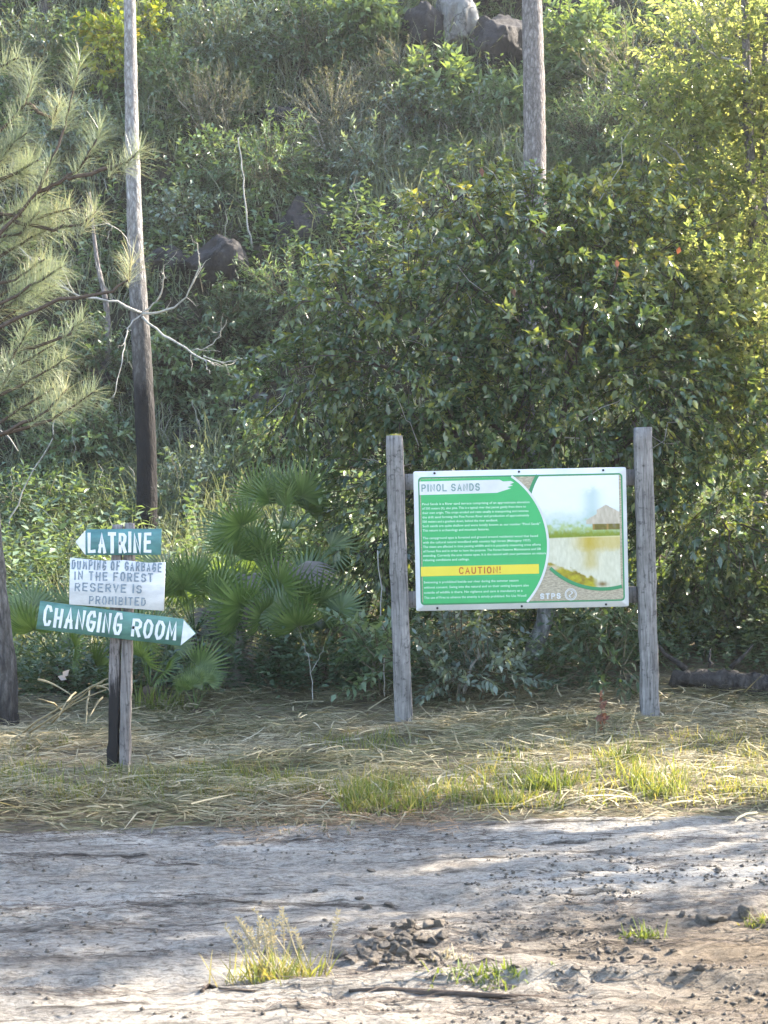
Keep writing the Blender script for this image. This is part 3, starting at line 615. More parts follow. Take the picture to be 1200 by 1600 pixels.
def limb(a, b, n=6, sag=.0, wob=.06):
    a = np.array(a); b = np.array(b); t = np.linspace(0, 1, n)[:, None]; L = np.linalg.norm(b - a)
    p = a + (b - a) * t + np.array([0, 0, 1.0]) * sag * L * (t * (1 - t)) * 4
    p[1:-1] += rng.normal(0, wob * L / n, (n - 2, 3)); return p
def trunk_mesh(pts, rad, sides=20, rough=.02, flare=0):
    pts = np.array(pts, float); L = np.concatenate([[0], np.cumsum(np.linalg.norm(np.diff(pts, axis=0), axis=1))])
    m = max(8, int(L[-1] / .09)); t = np.linspace(0, L[-1], m)
    p = np.stack([np.interp(t, L, pts[:, k]) for k in range(3)], 1); r = np.interp(t, L, rad)
    for _ in range(6): p[1:-1] = (p[:-2] + p[2:] + 2 * p[1:-1]) / 4
    if flare: r = r * (1 + flare * np.exp(-t / .25))
    return MB().tube(p, r, sides, rough=rough)

# --- the big dark glossy bush behind the information sign
BD = 14.6; kb = FPX / BD
def blob(px_, py_, d, rx, rz, ry): return (P(px_, py_, d), np.array([rx * d / FPX, ry, rz * d / FPX]))
bb_ = on(P(850, 1060, 14.6)[0], 14.6)
bush = thing('broadleaf_bush', 'big dark glossy-leaved bush filling the space behind the information sign', 'bush', bb_)
BL = [blob(800, 440, 14.9, 200, 150, 1.1), blob(640, 560, 14.6, 170, 170, 1.0), blob(900, 590, 14.4, 230, 180, 1.1), blob(1060, 590, 14.9, 150, 150, 1.0),
      blob(540, 480, 14.7, 85, 75, .6), blob(1130, 770, 14.6, 170, 190, 1.0), blob(770, 730, 14.2, 210, 150, .9), blob(480, 610, 14.5, 95, 75, .6),
      blob(1010, 890, 14.8, 170, 150, .8), blob(600, 790, 14.3, 90, 160, .6), blob(980, 420, 15.2, 150, 130, 1.0), blob(860, 345, 15.1, 130, 70, .7), blob(740, 320, 15.1, 80, 60, .5), blob(830, 380, 15.2, 150, 90, .8), blob(980, 320, 15.2, 50, 45, .4),
      blob(730, 960, 14.6, 130, 90, .5), blob(920, 985, 14.7, 130, 90, .5), blob(1150, 960, 14.8, 130, 100, .5), blob(1320, 860, 14.5, 130, 200, .9)]
tw = MB(); lf = MB()
pc, pd_ = shell_points(BL, 3900, .4)
args = sprays(lf, pc, pd_ + np.array([0, -.15, -.1]), 15, .098, .042, .25, .5, .95, tw, rbase=np.clip(rng.random(3900) ** 1.6 * .8 + .35 * sst(3.3, 4.6, pc[:, 2]) + .25 * sst(1.2, 2.8, pc[:, 0]) * sst(2, 3.4, pc[:, 2]), 0, 1.25))  # yellower towards crown top and right: sunlit glints put into the leaf colour
lf.v = []; lf.q = []; lf.r = []; lf.n = 0
cc = args[0]; order = np.argsort(np.linalg.norm(cc - CAM, axis=1)); inf = (np.abs((cc - CAM)[order] @ RIGHT / (cc - CAM)[order, 1] * FPX) < 590) & (cc[order, 2] > .6)
near = order[inf][:300]; rest = np.setdiff1d(order, near)
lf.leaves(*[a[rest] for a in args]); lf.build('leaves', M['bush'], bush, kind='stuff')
LEAF = [MB().leaves(np.zeros((1, 3)), np.array([[1.0, 0, 0]]), np.array([[0, 0, 1.0]]), 1, 1, v).build('leaf', M['bush'], link=False) for v in (.1, .3, .45, .6, .8)]
def leaf_objects(args, idx, meshes, parent):
    for k in idx:
        c, d, nr, L, W = args[0][k], unit(args[1][k]), args[2][k], args[3][k], args[4][k]
        s_ = unit(np.cross(d, nr)); n_ = np.cross(s_, d)
        o = bpy.data.objects.new('leaf', meshes[int(k) % len(meshes)]); C.objects.link(o); o.parent = parent
        c = c - ORG[parent.name]
        o.matrix_local = Matrix([[d[i] * L, -s_[i] * W, n_[i] * W, c[i]] for i in range(3)] + [[0, 0, 0, 1]])
leaf_objects(args, near, LEAF, bush)
for p_, d_ in zip(*[a[:70] for a in shell_points(BL, 70, .75)]):
    tw.tube(limb(p_ - d_ * .5, p_ + d_ * .22 + rng.normal(0, .12, 3), 6, .05, .2), np.linspace(.010, .003, 6), 4, cap=False)
tw.build('twigs', M['dark_twig'], bush, kind='stuff')
tw = MB()
for p_, d_ in zip(*shell_points(BL, 45, .85)): tw.tube(limb(p_ - d_ * .25, p_ + d_ * .3 + rng.normal(0, .15, 3), 6, -.05, .25), np.linspace(.006, .002, 6), 4, cap=False)
tw.build('dead_twigs', M['pale_stem'], bush, kind='stuff')
t0 = on(P(815, 1085, 14.2)[0], 14.2, -.1)
trunk_mesh([t0, P(822, 1045, 14.2), P(846, 985, 14.25), P(862, 945, 14.3), P(850, 850, 14.5), P(830, 700, 14.7), P(820, 500, 14.9)], [.085, .075, .07, .075, .06, .05, .03], 12, .05).build('trunk', M['bark_pale'], bush)
for tgt in ((640, 600, 14.7), (1000, 640, 14.7), (930, 420, 15), (1100, 600, 15), (720, 420, 15), (560, 560, 14.7)):
    p = limb(P(855, 900, 14.4), P(*tgt), 8, .08, .25); MB().tube(p, np.linspace(.04, .012, 8), 6, rough=.05).build('limb', M['dark_twig'], bush)
# a few red old leaves
rp_ = np.array([P(*a) for a in ((752, 262, 14.3), (800, 450, 13.8), (963, 405, 14), (1062, 385, 14), (845, 355, 14.2))])
for q_ in rp_:
    MB().leaves(q_[None], rng.normal(0, .4, (1, 3)) + np.array([.2, 0, -1]), np.array([[0, -1.0, .2]]), .085, .045, rng.random()).build('red_leaf', M['red_leaf'], bush)

# --- the sunlit slender tree at the right
TB = on(P(1185, 1040, 16.0)[0], 16.0)
st = thing('sunlit_tree', 'tall slender tree with sunlit yellow-green leaves at the right edge', 'tree', TB)
SB = [blob(1150, 80, 16.2, 130, 110, .9), blob(1190, 300, 16, 150, 150, 1.0), blob(1060, 180, 15.9, 90, 55, .5), blob(1130, 450, 15.0, 120, 110, .7), blob(1220, 150, 16.3, 100, 200, .8), blob(1180, 590, 14.6, 90, 110, .6), blob(1010, 150, 15.9, 50, 22, .3), blob(1090, 330, 15.9, 70, 60, .5), blob(1120, 530, 14.8, 110, 90, .6)]
tw = MB(); lf = MB(); pc, pd_ = shell_points(SB, 2350, .15)
sprays(lf, pc, pd_ + np.array([0, 0, .25]), 13, .078, .038, .22, .15, .9, tw, tw=.0018); lf.build('leaves', M['sunny'], st, kind='stuff'); tw.build('twigs', M['stem'], st, kind='stuff')
trunk_mesh([TB + [0, 0, -.1], P(1190, 700, 16), P(1178, 400, 16), P(1170, 200, 16), P(1162, -40, 16.1)], [.075, .065, .055, .048, .03], 10, .03).build('trunk', M['bark_grey'], st)
trunk_mesh([P(1190, 700, 16), P(1198, 450, 16.1), P(1192, 200, 16.1), P(1200, -60, 16.2)], [.05, .045, .035, .02], 8, .03).build('trunk', M['bark_grey'], st)
for a, b in (((1175, 330), (985, 180)), ((1176, 380), (1020, 230)), ((1166, 110), (1075, 40)), ((1180, 450), (1080, 360))):
    MB().tube(limb(P(*a, 16), P(*b, 15.9), 7, -.06, .2), np.linspace(.018, .006, 7), 5).build('branch', M['pale_stem'], st)

# --- pines
def pine_trunk(px_pts, d, rad, mat, name, label, top_ext=5, flare=.25, sides=24):
    base = P(*px_pts[0], d); g = on(base[0], base[1])
    t = thing(name, label, 'tree', g)
    pts = [np.array([base[0], base[1], g[2] - .2])] + [P(a, b, d) for a, b in px_pts[1:]]
    dirn = unit(pts[-1] - pts[-2]); pts.append(pts[-1] + dirn * top_ext); r = list(rad) + [rad[-1] * .6]
    trunk_mesh(pts, r, sides, .025, flare).build('trunk', mat, t); return t, pts
h1 = hit(229, 868); D1 = float(h1[1])
pine1, _ = pine_trunk([(230, 868), (229, 700), (220, 520), (212, 400), (206, 200), (202, -20)], D1, [16.5 * D1 / FPX, 15.5 * D1 / FPX, 15 * D1 / FPX, 12.5 * D1 / FPX, 10.5 * D1 / FPX, 9 * D1 / FPX], M['bark_mid'], 'pine_tree', 'slim grey pine trunk blackened at its foot behind the LATRINE board')
def dead(parent, pts, d, r0, r1, mat=M['pale_stem']):
    p = np.array([P(a, b, d - .12 * i) for i, (a, b) in enumerate(pts)]); t = np.linspace(0, 1, len(p)); tt = np.linspace(0, 1, len(p) * 3)
    q_ = np.stack([np.interp(tt, t, p[:, k]) for k in range(3)], 1)
    for _ in range(2): q_[1:-1] = (q_[:-2] + q_[2:] + 2 * q_[1:-1]) / 4
    q_[1:-1] += rng.normal(0, .008, (len(q_) - 2, 3))
    mbt = MB()
    for i in rng.integers(2, len(q_) - 1, 4):
        e_ = q_[i] + unit(q_[i] - q_[i - 1]) * rng.uniform(.05, .2) + rng.normal(0, .09, 3); mbt.tube(limb(q_[i], e_, 5, rng.uniform(-.1, .1), .3), np.linspace(r1 * .55, r1 * .2, 5), 4, cap=False)
    return mbt.tube(q_, np.linspace(r0, r1, len(q_)) * .68 * rng.uniform(.82, 1.2, len(q_)), 6, rough=.12).build('dead_limb', mat, parent)
D1f = D1 - .1
for pts, r0, r1 in (([(222, 490), (268, 487), (298, 455), (314, 408), (312, 396)], .022, .007), ([(224, 487), (250, 468), (258, 432), (252, 424)], .014, .006),
                    ([(222, 495), (262, 530), (305, 552), (335, 572)], .024, .01), ([(300, 548), (325, 545), (345, 522), (354, 500)], .012, .005), ([(318, 556), (352, 568), (378, 560)], .01, .005),
                    ([(222, 491), (200, 508), (194, 540), (186, 585), (177, 622)], .014, .005), ([(221, 489), (178, 468), (122, 466), (82, 438), (30, 386)], .022, .012), ([(122, 466), (104, 440), (98, 420), (78, 400)], .010, .004),
                    ([(80, 436), (72, 412), (58, 402)], .012, .006), ([(214, 400), (190, 360), (160, 346)], .011, .005), ([(176, 466), (160, 440), (150, 410)], .010, .004)):
    dead(pine1, pts, D1f, r0, r1)
h2 = on(P(836, 300, 22)[0], 22.0)
pine2, _ = pine_trunk([(837, 480), (836, 290), (835, 150), (831, 0)], 21.0, [18 * 21 / FPX, 17.5 * 21 / FPX, 17 * 21 / FPX, 15.5 * 21 / FPX], M['bark_grey'], 'pine_tree', 'thick straight grey pine trunk rising above the dark glossy bush')
h3 = hit(72, 24); pine3, _ = pine_trunk([(74, 24), (70, -60)], float(h3[1]), [.15, .14], M['bark_dark'], 'pine_tree', 'dark pine trunk foot on bare earth in the top left corner')
D4 = float(hit(168, 590)[1])
t4 = thing('sapling', 'thin pale leafless trunk just left of the slim grey pine', 'tree', hit(168, 590))
trunk_mesh([hit(168, 590) - [0, 0, .1], P(170, 520, D4), P(165, 460, D4), P(152, 420, D4), P(140, 300, D4)], [.045, .04, .034, .028, .012], 8, .06).build('trunk', M['bark_grey'], t4)

# --- the near pine at the left edge: charred trunk and long-needled branches
ND = 12.4
base = P(-14, 1128, ND); nb_ = on(base[0], ND)
np_ = thing('pine_tree', 'young pine with charred trunk and long needles at the left edge', 'tree', nb_)
tr_pts = [np.array([base[0], ND, nb_[2] - .2]), P(-12, 1060, ND), P(-28, 870, ND), P(-48, 600, ND), P(-62, 300, ND), P(-75, 0, ND), P(-85, -300, ND)]
trunk_mesh(tr_pts, [.19, .175, .155, .135, .11, .085, .05], 26, .035, .12).build('trunk', M['bark_char'], np_)
def tuft(mb, p, ax, n=160, L=.20, W=.0032, back=.22, r0=None):
    ax = unit(ax); c = p - ax * (rng.random(n) * back)[:, None]
    d = unit(rng.normal(0, 1, (n, 3))); d = unit(d - (d @ ax)[:, None] * ax) * rng.uniform(.35, 1.05, n)[:, None] + ax * rng.uniform(.25, 1, n)[:, None]
    mb.blades(c, d, L * rng.uniform(.7, 1.15, n), W, rng.uniform(.02, .22, n), np.clip((rng.random() * .5 if r0 is None else r0) + rng.random(n) * .5, 0, 1), 2, .3)
def pbranch(pts, d, r0=.016, r1=.006, tufts=(1.0,), yl=None, n=160):
    p = np.array([P(a, b, d + .05 * math.sin(i * 2.1)) for i, (a, b) in enumerate(pts)]); t = np.linspace(0, 1, len(p)); tt = np.linspace(0, 1, len(p) * 3)
    q_ = np.stack([np.interp(tt, t, p[:, k]) for k in range(3)], 1); q_[1:-1] += rng.normal(0, .006, (len(q_) - 2, 3))
    o = MB().tube(q_, np.linspace(r0, r1, len(q_)), 6, rough=.1).build('branch', M['dark_twig'], np_)
    for f in tufts:
        i = min(len(q_) - 1, int(round(f * (len(q_) - 1)))); ax = q_[i] - q_[max(0, i - 2)]
        mb = MB(); tuft(mb, q_[i], ax + np.array([0, 0, .02]), n if f == 1 else int(n * .7), .21 if f == 1 else .18, r0=yl); mb.build('needle_tuft', M['needle'], o)
PB = [([(-62, 430), (20, 345), (58, 300), (93, 222), (108, 175), (125, 95)], 12.1, (1, .82, .55)), ([(58, 300), (105, 280), (138, 246), (158, 200)], 12.1, (1, .6)),
      ([(105, 280), (170, 263), (200, 252), (222, 232)], 12.0, (1, .7)), ([(-62, 260), (0, 205), (42, 160), (52, 118)], 12.3, (1, .6)), ([(-50, 600), (15, 565), (48, 510)], 12.2, (1, .6)),
      ([(-50, 700), (30, 665), (78, 640), (104, 608)], 12.0, (1, .7)), ([(-55, 540), (80, 470), (165, 458), (200, 440), (206, 405)], 11.9, (1,)), ([(-60, 380), (30, 365), (62, 330)], 12.2, (1, .6)),
      ([(-60, 330), (60, 340), (110, 325)], 12.3, (1, .6)), ([(-70, 120), (-10, 110), (30, 90)], 12.3, (1,)), ([(-60, 450), (20, 440), (70, 405)], 12.4, (1,)), ([(-60, 640), (-5, 620), (18, 575)], 12.1, (1,)),
      ([(-62, 300), (30, 270), (60, 250)], 12.4, (1, .7)), ([(-70, 200), (0, 250), (20, 225)], 12.2, (1,)), ([(20, 345), (80, 360), (130, 350), (150, 330)], 12.2, (1, .6)), ([(-60, 560), (50, 545), (105, 525), (130, 500)], 12.3, (1,)), ([(42, 160), (80, 190), (95, 160)], 12.3, (1,))]
for k in range(16):
    ex, ey = rng.uniform(-5, 150), rng.uniform(120, 660)
    if ex > 110 and 330 < ey < 600: ex -= 60
    PB.append(([(-62, ey + 90), (ex - 70, ey + 45), (ex, ey)], rng.uniform(11.9, 12.8), (1, .75)))
for pts, d, tf_ in PB: pbranch(pts, d, tufts=tf_, yl=.55 if pts[-1][0] == 206 else None)

# --- palmettos
def frond_mesh(name, n=26, span=215, L=.38, mat=None, droop=.25, pet=.55, cup=.25):
    mb = MB(); mb.tube([(0, 0, 0), (0, pet * .5, .02), (0, pet, 0)], [.009, .006, .005], 5, .4, cap=False)
    a = np.radians(np.linspace(-span / 2, span / 2, n)); c = np.repeat([[0, pet, 0.0]], n, 0)
    d = np.stack([np.sin(a), np.cos(a), cup * np.abs(np.sin(a)) + .1], 1)
    Ls = L * (.78 + .22 * np.cos(a)) * rng.uniform(.92, 1.05, n)
    # joined folded strips: narrow V-section leaflets
    sd = unit(np.cross(d, [0, 0, 1.0])); dd = unit(d)
    V = []; Q = []; r = []
    for i in range(n):
        b0 = len(V); w_ = .027 * L / .38
        for t, ww in ((0.02, .25), (.45, 1.0), (.75, .6), (1.0, .06)):
            p = c[i] + dd[i] * Ls[i] * t + np.array([0, 0, -droop * Ls[i] * t * t])
            V += [p + sd[i] * w_ * .5 * ww + [0, 0, .25 * w_ * ww], p, p - sd[i] * w_ * .5 * ww + [0, 0, .25 * w_ * ww]]; r += [rng.random()] * 3
        for k in range(3):
            o_ = b0 + 3 * k; Q += [[o_, o_ + 1, o_ + 4, o_ + 3], [o_ + 1, o_ + 2, o_ + 5, o_ + 4]]
    mb.add(V, Q, r=np.clip(np.array(r), 0, 1)); return mb.build(name, mat or M['palm'], link=False)
FR = [frond_mesh('frond', 24, 215), frond_mesh('frond', 22, 190, .40, droop=.4), frond_mesh('frond', 26, 240, .36, droop=.12, cup=.4)]
DF = [frond_mesh('dead_frond', 20, 160, .45, M['palm_dead'], .9, .4)]
def place_frond(parent, base, az, el, s, mesh, name='frond', roll=0.0, length=None):
    d = np.array([math.sin(az) * math.cos(el), math.cos(az) * math.cos(el), math.sin(el)])
    up = np.array([0, 0, 1.0]); x = unit(np.cross(d, up)); z = np.cross(x, d); c = unit(np.array([-.1, -1.0, .35]))
    roll += math.atan2(-(x @ c), z @ c)                    # blades turn towards the open, light side
    cr, sr = math.cos(roll), math.sin(roll); x, z = x * cr + z * sr, z * cr - x * sr
    o = bpy.data.objects.new(name, mesh); C.objects.link(o); o.parent = parent; b = base - ORG[parent.name]
    o.matrix_local = Matrix([[x[i] * s, d[i] * s, z[i] * s, b[i]] for i in range(3)] + [[0, 0, 0, 1]])
def palmetto(px_, py_, d, stem_h, nf, s, label, el=(15, 75), ndead=1, seed=0, facing=None):
    rg = random.Random(seed); b = P(px_, py_, d); base = on(b[0], b[1])
    t = thing('palmetto', label, 'palm', base, 'palmettos in the undergrowth')
    top = base + np.array([rg.uniform(-.05, .05), 0, stem_h])
    MB().tube(limb(base - [0, 0, .1], top, 6), np.linspace(.06, .045, 6), 8, rough=.12).build('stem', M['dark_twig'], t)
    for k in range(nf):
        place_frond(t, top, 2 * math.pi * (k * .382 + rg.uniform(-.05, .05)), R(rg.uniform(*el)), s * rg.uniform(.8, 1.1), FR[k % 3], roll=rg.uniform(-.75, .75))
    for k in range(ndead): place_frond(t, top, R(rg.uniform(120, 250)), R(rg.uniform(-70, -15)), s * .9, DF[0], 'dead_frond')
    return t, top
palmetto(445, 990, 14.2, 1.0, 13, .95, 'tall palmetto with shaggy dead fronds left of the information sign', (0, 85), 7, 1)
palmetto(425, 1065, 13.9, .25, 13, 1.0, 'broad low palmetto spreading under the tall palmetto', (-5, 80), 2, 2)
palmetto(505, 1085, 13.6, .2, 11, .85, 'dark palmetto close to the left post of the information sign', (0, 75), 1, 3)
palmetto(312, 1105, 12.6, .03, 8, .40, 'small spiky palmetto standing between the signpost and the fan palms', (35, 85), 0, 4)
palmetto(232, 1085, 12.9, .15, 10, .7, 'bright green palmetto directly behind the signpost', (20, 80), 1, 5)
palmetto(300, 1050, 14.0, .4, 11, .9, 'palmetto with a grey dead fan behind the CHANGING ROOM arrow tip', (-5, 70), 5, 6)
palmetto(100, 1060, 13.6, .25, 11, .9, 'palmetto between the charred pine trunk and the signpost', (-5, 75), 1, 7)
palmetto(545, 930, 14.6, .6, 8, .7, 'pale green palmetto half hidden by the left sign post', (0, 70), 1, 8)
palmetto(360, 930, 15.2, .35, 8, .7, 'palmetto showing its fans above the broad low palmetto', (10, 75), 0, 9)

palmetto(375, 1000, 14.4, .6, 11, .85, 'palmetto leaning out between the tall palmetto and the signpost', (-10, 80), 2, 10)
palmetto(185, 1040, 13.9, .35, 10, .85, 'dark palmetto behind the white notice of the signpost', (-10, 75), 0, 11)

# --- undergrowth on the hill (uncountable)
def visible_xy(n, y0, y1, m=1.0):
    y = rng.uniform(y0, y1, n); x = rng.uniform(-1, 1, n) * (y * .2273 + m); return x, y
def hnormal(x, y):
    e = .08; return unit(np.stack([-(zt(x + e, y) - zt(x - e, y)) / (2 * e), -(zt(x, y + e) - zt(x, y - e)) / (2 * e), np.ones_like(x)], 1))
def herbs(name, n, y0, y1, patch, hgt, nl, L, W, mat, droop=.2, up=.75, stems=True):
    x, y = visible_xy(n, y0, y1); k = patch(x, y) > rng.random(len(x)); x, y = x[k], y[k]
    g = np.stack([x, y, zt(x, y)], 1); nr = hnormal(x, y)
    ax = unit(nr * (1 - up) + np.array([0, 0, 1.0]) * up + rng.normal(0, .22, g.shape)); h = hgt * rng.uniform(.5, 1.3, len(x))
    mb = MB(); t = (np.arange(nl)[None, :] + rng.random((len(x), nl))) / nl * .9 + .1
    c = g[:, None, :] + ax[:, None, :] * (h[:, None] * t)[..., None]
    ang = rng.random((len(x), nl)) * 6.283; lat = np.stack([np.cos(ang), np.sin(ang), np.zeros_like(ang)], -1)
    d = lat + np.array([0, 0, .35 - droop * 2]) + ax[:, None, :] * (.6 * t)[..., None] + rng.normal(0, .15, c.shape)
    r = np.clip(fbm(x * .8 + 11, y * .8, 3)[:, None] * .9 - .15 + rng.random((len(x), nl)) * .4 + .0 * t, 0, 1)
    m = len(x) * nl
    mb.leaves(c.reshape(-1, 3), d.reshape(-1, 3), (np.array([0, 0, 1.0]) + rng.normal(0, .35, c.shape)).reshape(-1, 3), L * rng.uniform(.6, 1.25, m), W * rng.uniform(.7, 1.2, m), r.ravel())
    mb.build(name, mat, kind='stuff')
pA = lambda x, y: sst(.38, .58, fbm(x * .55 + 3, y * .55, 3))
pB = lambda x, y: sst(.42, .6, fbm(x * .5 + 60, y * .5 + 20, 3))
herbs('undergrowth', 8000, 16.2, 30.5, lambda x, y: .25 + .75 * pA(x, y), .5, 12, .115, .05, M['herb'])
herbs('undergrowth', 3600, 16.2, 30.5, pB, .55, 13, .14, .032, M['herb_dark'], .3)
herbs('undergrowth', 3800, 17.0, 30.5, lambda x, y: 1 - pA(x, y) * .9, .4, 12, .075, .034, M['herb_grey'])
herbs('undergrowth', 7500, 13.0, 16.8, lambda x, y: (.35 + .65 * pA(x, y)) * sst(12.95, 13.5, y + .3 * vn(x * 2, 5.5) - .5 * (x > 1.9)), .42, 13, .07, .032, M['herb_dark'])
herbs('undergrowth', 2300, 15.5, 17.8, lambda x, y: .3 + .7 * pA(x, y), .38, 12, .065, .03, M['herb'])
def hgrass(n, y0, y1, patch, L, W, mat, per=9, upd=.9, bend=.7):
    x, y = visible_xy(n, y0, y1); k = patch(x, y) > rng.random(len(x)); x, y = x[k], y[k]
    x = np.repeat(x, per) + rng.normal(0, .05, len(x) * per); y = np.repeat(y, per) + rng.normal(0, .05, len(x))
    g = np.stack([x, y, zt(x, y) - .02], 1); d = hnormal(x, y) * (1 - upd) + np.array([0, 0, upd]) + rng.normal(0, .35, g.shape)
    mb = MB(); r = np.clip(fbm(x * .6, y * .6 + 9, 3) * .8 - .1 + rng.random(len(x)) * .5, 0, 1)
    mb.blades(g, d, L * rng.uniform(.5, 1.3, len(x)), W, bend * rng.uniform(.3, 1.2, len(x)), r, 3); mb.build('grass', mat, kind='stuff')
hgrass(11000, 17.5, 30.5, lambda x, y: .25 + .75 * sst(.4, .6, fbm(x * .5 + 90, y * .4 + 5, 3)), .95, .013, M['grass_hill'], 9, .7, 1.15)
hgrass(2600, 14.5, 19.0, lambda x, y: (x < -.3) | (y > 17), .6, .011, M['grass_hill'], 9, .9, .5)

# --- shrubs one can point at on the hillside
def shrub(px_, py_, rx, rz, kind, label, name='shrub', cat='shrub', group='shrubs on the hillside', lift=.0, dens=1.0):
    h = hit(px_, py_ + rz * .75); d = float(h[1]) - .25; k = FPX / d
    g = on(h[0], h[1]); t = thing(name, label, cat, g, group)
    mat, nl, L, W, tl, dr, sp = KINDS[kind]
    R_ = np.array([rx / k, min(rx, rz) / k * .8, rz / k]); cen = P(px_, py_, d - R_[1] * .35)
    n = max(25, int(190 * dens * (R_[0] * R_[2]) / .35)) 
    pc, pd_ = shell_points([(cen, R_), (cen + R_ * rng.normal(0, .4, 3), R_ * .6), (cen + R_ * rng.normal(0, .5, 3), R_ * .5)], n, .3)
    lf = MB(); tw = MB(); a = sprays(lf, pc, pd_ + np.array([0, 0, .35]), nl, L, W, tl, dr, sp, tw, tw=.0035); tw.build('twigs', M['stem'], t, kind='stuff')
    big = L * k > 17
    if big:
        order = np.argsort(a[0][:, 1])[:60]; rest = np.setdiff1d(np.arange(len(a[0])), order)
        lf = MB(); lf.leaves(*[q[rest] for q in a])
        key = 'L' + kind
        if key not in KINDS: KINDS[key] = [MB().leaves(np.zeros((1, 3)), np.array([[1.0, 0, 0]]), np.array([[0, 0, 1.0]]), 1, 1, v).build('leaf', mat, link=False) for v in (.15, .5, .85)]
        leaf_objects(a, order, KINDS[key], t)
    lf.build('leaves', mat, t, kind='stuff')
    for _ in range(3):
        MB().tube(limb(g - [0, 0, .05], cen + R_ * rng.normal(0, .45, 3), 6, .05, .2), np.linspace(.016, .005, 6), 5).build('stem', M['pale_stem'] if kind in ('grey', 'twig') else M['stem'], t)
    return t
KINDS = {'blue': (M['herb_grey'], 14, .11, .028, .28, .15, .8), 'yellow': (M['herb_yellow'], 9, .12, .07, .25, .25, .9), 'twig': (M['twiggy'], 16, .07, .010, .32, .1, .7),
         'light': (M['herb_light'], 12, .17, .07, .32, .2, .9), 'herb': (M['herb'], 13, .10, .042, .26, .25, .9), 'dark': (M['herb_dark'], 13, .11, .032, .26, .35, .9), 'grey': (M['herb_grey'], 12, .085, .035, .26, .3, .9), 'fern': (M['herb'], 22, .10, .016, .4, .35, .8), 'long': (M['herb'], 10, .20, .045, .22, .3, .8)}
SH = [(360, 60, 85, 55, 'blue', 'blue-grey narrow-leaved shrub right of the slim pine near the top'),
      (170, 75, 35, 55, 'yellow', 'yellow and orange leaved sapling touching the left of the slim pine top'),
      (232, 35, 18, 40, 'yellow', 'yellow-green sapling peeping out right of the slim pine top'),
      (315, 165, 70, 45, 'twig', 'grey-brown twiggy bush below the blue-grey shrub'),
      (480, 60, 60, 50, 'dark', 'dark-leaved shrub between the blue-grey shrub and the hanging grass'),
      (555, 30, 70, 40, 'light', 'light green feathery shrub at the top centre'),
      (680, 140, 50, 38, 'light', 'light green shrub just under the pale boulder'),
      (790, 165, 45, 38, 'long', 'long-leaved plant growing under the dark round boulder'),
      (640, 190, 65, 50, 'grey', 'grey-green bush left of the bare forked stems'),
      (730, 210, 60, 50, 'dark', 'dark bush around the bare forked stems left of the thick pine'),
      (905, 70, 55, 65, 'light', 'bright green sapling with big leaves right of the thick pine'),
      (985, 130, 50, 70, 'twig', 'wispy grey bush right of the bright big-leaved sapling'),
      (925, 210, 60, 55, 'fern', 'ferny green shrub on the slope right of the thick pine'),
      (1010, 250, 55, 50, 'dark', 'dark leafy shrub in the hollow left of the sunlit tree'),
      (265, 110, 35, 40, 'herb', 'small leafy shrub against the right side of the slim pine'),
      (290, 330, 45, 35, 'grey', 'pale grey-green shrub above the left dark rocks'),
      (420, 250, 60, 55, 'fern', 'feathery green shrub in the middle of the slope'),
      (345, 255, 50, 45, 'herb', 'leafy shrub below the twiggy bush'),
      (520, 190, 60, 75, 'twig', 'hanging grey-green grassy bush in the middle of the slope'),
      (580, 250, 50, 45, 'blue', 'blue-grey shrub just above the left shoulder of the glossy bush'),
      (450, 460, 55, 50, 'fern', 'ferny shrub below the dark cliff rock'),
      (330, 500, 60, 55, 'dark', 'narrow-leaved shrub under the left dark rocks'),
      (270, 570, 40, 50, 'herb', 'leafy shrub right of the slim pine below its dead limbs'),
      (355, 610, 50, 45, 'herb', 'leafy shrub beside the small black rock'),
      (420, 700, 60, 40, 'herb', 'low bushy shrub above the tall palmetto'),
      (300, 760, 55, 40, 'grey', 'low grey-green shrub right of the slim pine foot'),
      (120, 690, 60, 45, 'herb', 'leafy shrub left of the slim pine foot'),
      (60, 790, 55, 45, 'dark', 'shrub beside the leaning bare stem at the left'),
      (50, 60, 45, 30, 'grey', 'pale bush on the bare earth in the top left corner'),
      (95, 215, 70, 50, 'blue', 'blue-green shrub behind the young pine needles'),
      (150, 560, 50, 50, 'dark', 'dark leafy shrub around the thin pale trunk'),
      (620, 120, 45, 45, 'twig', 'tangle of grey stems left of the light green shrub')]
for a in SH: shrub(*a)
shrub(720, 1035, 95, 70, 'grey', 'small-leaved dark green shrub under the information board', group='shrubs behind the information sign')
shrub(930, 1030, 75, 65, 'dark', 'shady shrub under the right half of the information board', group='shrubs behind the information sign')
shrub(1130, 950, 75, 60, 'herb', 'leafy shrub above the charred log', group='shrubs behind the information sign')
shrub(590, 1030, 45, 75, 'herb', 'slender leafy shrub left of the left sign post', group='shrubs behind the information sign')
shrub(505, 830, 35, 70, 'herb', 'sapling with pale leaves beside the tall palmetto', group='shrubs behind the information sign')

